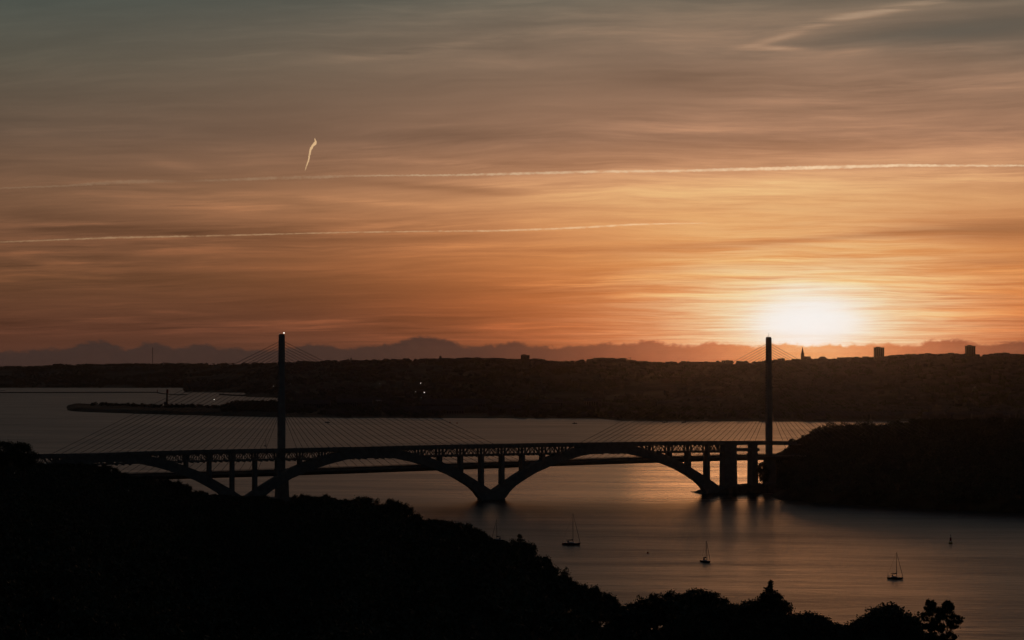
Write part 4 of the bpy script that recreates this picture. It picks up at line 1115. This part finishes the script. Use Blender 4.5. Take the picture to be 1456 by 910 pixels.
# houses of the town
rng = np.random.default_rng(11)
def house_shape(w, d, h, rz):
    ca, sa = math.cos(rz), math.sin(rz)
    R = lambda x, y, z: (x * ca - y * sa, x * sa + y * ca, z)
    v = [R(-w, -d, -3), R(w, -d, -3), R(w, d, -3), R(-w, d, -3), R(-w, -d, h), R(w, -d, h), R(w, d, h), R(-w, d, h), R(-w, 0, h + d * .7), R(w, 0, h + d * .7)]
    return v, [(0, 1, 5, 4), (2, 3, 7, 6), (1, 2, 6, 9, 5), (3, 0, 4, 8, 7)], [(4, 5, 9, 8), (7, 8, 9, 6)]
protos = []
for i in range(5):
    w, d, h = rng.uniform(5, 11), rng.uniform(4, 6), rng.uniform(5, 9)
    v, f1, f2 = house_shape(w, d, h, rng.uniform(-.6, .6))
    me = bpy.data.meshes.new('town_house'); me.from_pydata(v, [], f1 + f2); me.materials.append(M_wall); me.materials.append(M_roof)
    for k in (4, 5): me.polygons[k].material_index = 1
    protos.append(me)
spots = []
tries = 0
while len(spots) < 2300 and tries < 60000:
    tries += 1
    uu = rng.uniform(330, 1470); Dr = float(far_Dr(uu)); Ds = float(far_Ds(uu)); D = rng.uniform(Ds + 60, Dr + 20)
    t = (D - Ds) / (Dr - Ds)
    dens = (vnoise(uu * D / 5e5, D / 260.0) * .5 + .5)
    if rng.random() > dens * (1.1 if t > .75 or uu > 950 else .55): continue
    if uu < 404: continue
    spots.append((uu, D))
spots.sort(key=lambda s: s[1])
Z = zfar(np.array([s[0] for s in spots]), np.array([s[1] for s in spots]))
sky_s = sorted(range(len(spots)), key=lambda i: HY + (HC - Z[i]) * F / spots[i][1])[:150]
ind = set(sky_s) | set(range(130))
mbw = MB()
for i, (uu, D) in enumerate(spots):
    if Z[i] < 1: continue
    x = (uu - CX) / F * D
    if i in ind:
        o = bpy.data.objects.new('town_house', protos[i % 5]); COL.objects.link(o); o.location = (x, D, Z[i])
        tag(o, 'small pitched roof house of the town spread over the far hills', 'house', 'small houses of the far town')
    else:
        v, f1, f2 = house_shape(rng.uniform(4, 12), rng.uniform(4, 6.5), rng.uniform(4, 10), rng.uniform(-.6, .6))
        mbw.add([(a + x, b + D, c + Z[i]) for a, b, c in v], f1 + f2)
o = mbw.build('far_town', M_wall); tag(o, 'mass of small houses spread over the far hills', 'town', kind='stuff')

# woods of the far hills and of the spit
it = []
tries = 0
while len(it) < 9000 and tries < 90000:
    tries += 1
    uu = rng.uniform(-60, 1500); Dr = float(far_Dr(uu)); Ds = float(far_Ds(uu))
    if rng.random() < (.10 if vnoise(uu / 16.0, 2.2) > 0 else .0): D = Dr - rng.uniform(-30, 60)
    else: D = rng.uniform(Ds + 15, Dr)
    if vnoise(uu * D / 3.5e5 + 40, D / 190.0) < -.15 and abs(D - Dr) > 70: continue
    it.append((uu, D))
for k in range(420):
    uu = rng.uniform(316, 404); Df = float(pen_front(uu)); it.append((uu, Df + rng.uniform(110, 520)))
for k in range(120):
    uu = rng.uniform(130, 316); Df = float(pen_front(uu)); it.append((uu, Df + rng.uniform(350, 560)))
U_ = np.array([a for a, b in it]); D_ = np.array([b for a, b in it]); Zt = zfar(U_, D_)
items = []
for uu, D, z in zip(U_, D_, Zt):
    if z < .5: continue
    h = rng.uniform(6, 13) * (.55 if 120 < uu < 330 and D < 5200 else 1)
    if D > far_Dr(uu) - 80: h = min(h, 11)
    items.append((D, (uu - CX) / F * D, D, z - 1, h))
def far_wood(name, items, per, size, label):
    rng = np.random.default_rng(8); A = np.array([c[1:5] for c in items]); n = len(A)
    d = rng.normal(size=(n, per, 3)); d /= np.linalg.norm(d, axis=2)[:, :, None]; h = A[:, 3][:, None]
    C = np.stack([A[:, 0][:, None] + d[:, :, 0] * h * .6, A[:, 1][:, None] + d[:, :, 1] * h * .6, A[:, 2][:, None] + h * .5 + d[:, :, 2] * h * .42], -1).reshape(-1, 3)
    V, Q = leaf_quads(C, size, rng); o = link(name, np_mesh(name, V, Q, M_leaf)); tag(o, label, 'wood', kind='stuff')
far_wood('far_woodland', items, 26, 2.6, 'trees and hedges scattered over the far hills')

# ------------------------------------------------------------------ vapour trails (outside the haze, their sunlight put in as emission)
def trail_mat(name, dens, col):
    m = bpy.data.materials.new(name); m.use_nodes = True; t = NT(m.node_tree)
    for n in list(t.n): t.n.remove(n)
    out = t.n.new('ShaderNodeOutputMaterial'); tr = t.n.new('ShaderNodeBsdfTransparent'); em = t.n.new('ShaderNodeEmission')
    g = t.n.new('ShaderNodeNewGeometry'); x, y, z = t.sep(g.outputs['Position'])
    # self-glow stands in for sunlight on the ice, stronger towards the sun
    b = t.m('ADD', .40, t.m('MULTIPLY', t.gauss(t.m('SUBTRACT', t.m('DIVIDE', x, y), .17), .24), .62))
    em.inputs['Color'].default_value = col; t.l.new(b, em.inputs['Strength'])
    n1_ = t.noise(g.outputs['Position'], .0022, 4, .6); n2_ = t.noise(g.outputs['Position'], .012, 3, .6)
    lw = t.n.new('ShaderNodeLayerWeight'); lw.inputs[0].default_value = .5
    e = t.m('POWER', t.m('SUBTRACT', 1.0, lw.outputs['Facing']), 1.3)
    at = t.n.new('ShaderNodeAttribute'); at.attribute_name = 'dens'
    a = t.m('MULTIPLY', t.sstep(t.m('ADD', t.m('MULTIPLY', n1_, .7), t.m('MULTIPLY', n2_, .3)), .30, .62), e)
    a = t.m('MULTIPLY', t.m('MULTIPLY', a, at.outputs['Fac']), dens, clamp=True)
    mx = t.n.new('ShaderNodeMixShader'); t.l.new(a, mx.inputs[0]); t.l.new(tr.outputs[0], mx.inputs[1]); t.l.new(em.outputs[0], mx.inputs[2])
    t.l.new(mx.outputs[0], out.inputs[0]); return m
def trail(name, pts, D, label, m, sub=6, wob=.3):
    # pts: (px, py, radius in px, density)
    A = np.array(pts, float); s = np.linspace(0, len(A) - 1, (len(A) - 1) * sub + 1)
    I = [np.interp(s, np.arange(len(A)), A[:, k]) for k in range(4)]
    n = 12; V = []; dn = []
    for i in range(len(s)):
        px, py, r, d = (I[k][i] for k in range(4))
        j = min(i + 1, len(s) - 1); h_ = max(i - 1, 0)
        tx, ty = I[0][j] - I[0][h_], -(I[1][j] - I[1][h_]); l_ = math.hypot(tx, ty); nx, ny = -ty / l_, tx / l_
        off = random.uniform(-wob, wob); c = P3(px + nx * off, py - ny * off, D); rr = r * random.uniform(.8, 1.2) * D / F
        for k in range(n):
            a = 2 * math.pi * k / n
            V.append((c.x + nx * math.cos(a) * rr, c.y + math.sin(a) * rr, c.z + ny * math.cos(a) * rr)); dn.append(d)
    Q = [(i * n + k, i * n + (k + 1) % n, (i + 1) * n + (k + 1) % n, (i + 1) * n + k) for i in range(len(s) - 1) for k in range(n)]
    me = np_mesh(name, V, Q, m, True)
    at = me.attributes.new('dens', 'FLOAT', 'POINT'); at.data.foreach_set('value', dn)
    o = link(name, me); tag(o, label, 'contrail'); return o
M_tr0 = trail_mat('dense_emissive_vapour', 1.1, (1.25, .80, .42, 1))
M_tr1 = trail_mat('emissive_vapour', .5, (.95, .68, .42, 1))
M_tr2 = trail_mat('thin_emissive_vapour', .5, (1.0, .62, .33, 1))
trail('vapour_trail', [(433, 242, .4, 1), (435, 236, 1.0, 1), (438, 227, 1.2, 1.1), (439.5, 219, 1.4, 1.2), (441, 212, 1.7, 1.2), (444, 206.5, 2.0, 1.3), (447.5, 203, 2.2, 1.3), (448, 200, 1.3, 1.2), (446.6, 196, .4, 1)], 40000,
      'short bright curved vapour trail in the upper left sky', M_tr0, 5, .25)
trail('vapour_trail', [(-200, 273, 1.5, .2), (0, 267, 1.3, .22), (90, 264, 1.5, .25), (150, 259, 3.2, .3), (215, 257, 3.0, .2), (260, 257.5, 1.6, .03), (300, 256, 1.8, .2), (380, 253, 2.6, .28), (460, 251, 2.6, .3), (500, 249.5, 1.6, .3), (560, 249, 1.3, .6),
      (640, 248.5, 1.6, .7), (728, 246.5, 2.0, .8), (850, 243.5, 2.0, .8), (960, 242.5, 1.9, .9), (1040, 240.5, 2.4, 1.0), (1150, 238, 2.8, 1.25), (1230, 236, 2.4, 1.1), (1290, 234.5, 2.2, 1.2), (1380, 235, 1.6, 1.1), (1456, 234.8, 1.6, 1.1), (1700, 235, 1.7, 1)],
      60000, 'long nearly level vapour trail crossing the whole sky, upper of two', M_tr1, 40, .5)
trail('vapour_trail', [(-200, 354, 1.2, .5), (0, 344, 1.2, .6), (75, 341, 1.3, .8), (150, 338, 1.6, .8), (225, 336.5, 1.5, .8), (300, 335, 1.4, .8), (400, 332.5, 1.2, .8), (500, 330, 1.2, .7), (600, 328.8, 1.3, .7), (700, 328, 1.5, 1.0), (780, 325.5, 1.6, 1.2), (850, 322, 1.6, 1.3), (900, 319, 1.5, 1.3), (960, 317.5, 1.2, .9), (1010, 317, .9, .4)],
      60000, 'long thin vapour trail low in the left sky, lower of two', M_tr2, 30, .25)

# ------------------------------------------------------------------ haze
hm_ = bpy.data.materials.new('thin_evening_haze'); hm_.use_nodes = True; t = NT(hm_.node_tree)
for n in list(t.n): t.n.remove(n)
pv = t.n.new('ShaderNodeVolumePrincipled'); pv.inputs['Color'].default_value = (.85, .85, .85, 1); pv.inputs['Density'].default_value = 1.0e-5; pv.inputs['Anisotropy'].default_value = .955
ou = t.n.new('ShaderNodeOutputMaterial'); t.l.new(pv.outputs[0], ou.inputs['Volume'])
mb = MB(); mb.box((0, 6900, 122), (34000, 17600, 262)); o = mb.build('haze', hm_); tag(o, 'thin evening haze over the whole estuary', 'haze', kind='stuff')

# prototypes that were never placed are removed
for k, (root, H, used) in PROTO.items():
    if not used:
        for c in KIDS[root.name]: bpy.data.objects.remove(c)
        bpy.data.objects.remove(root)
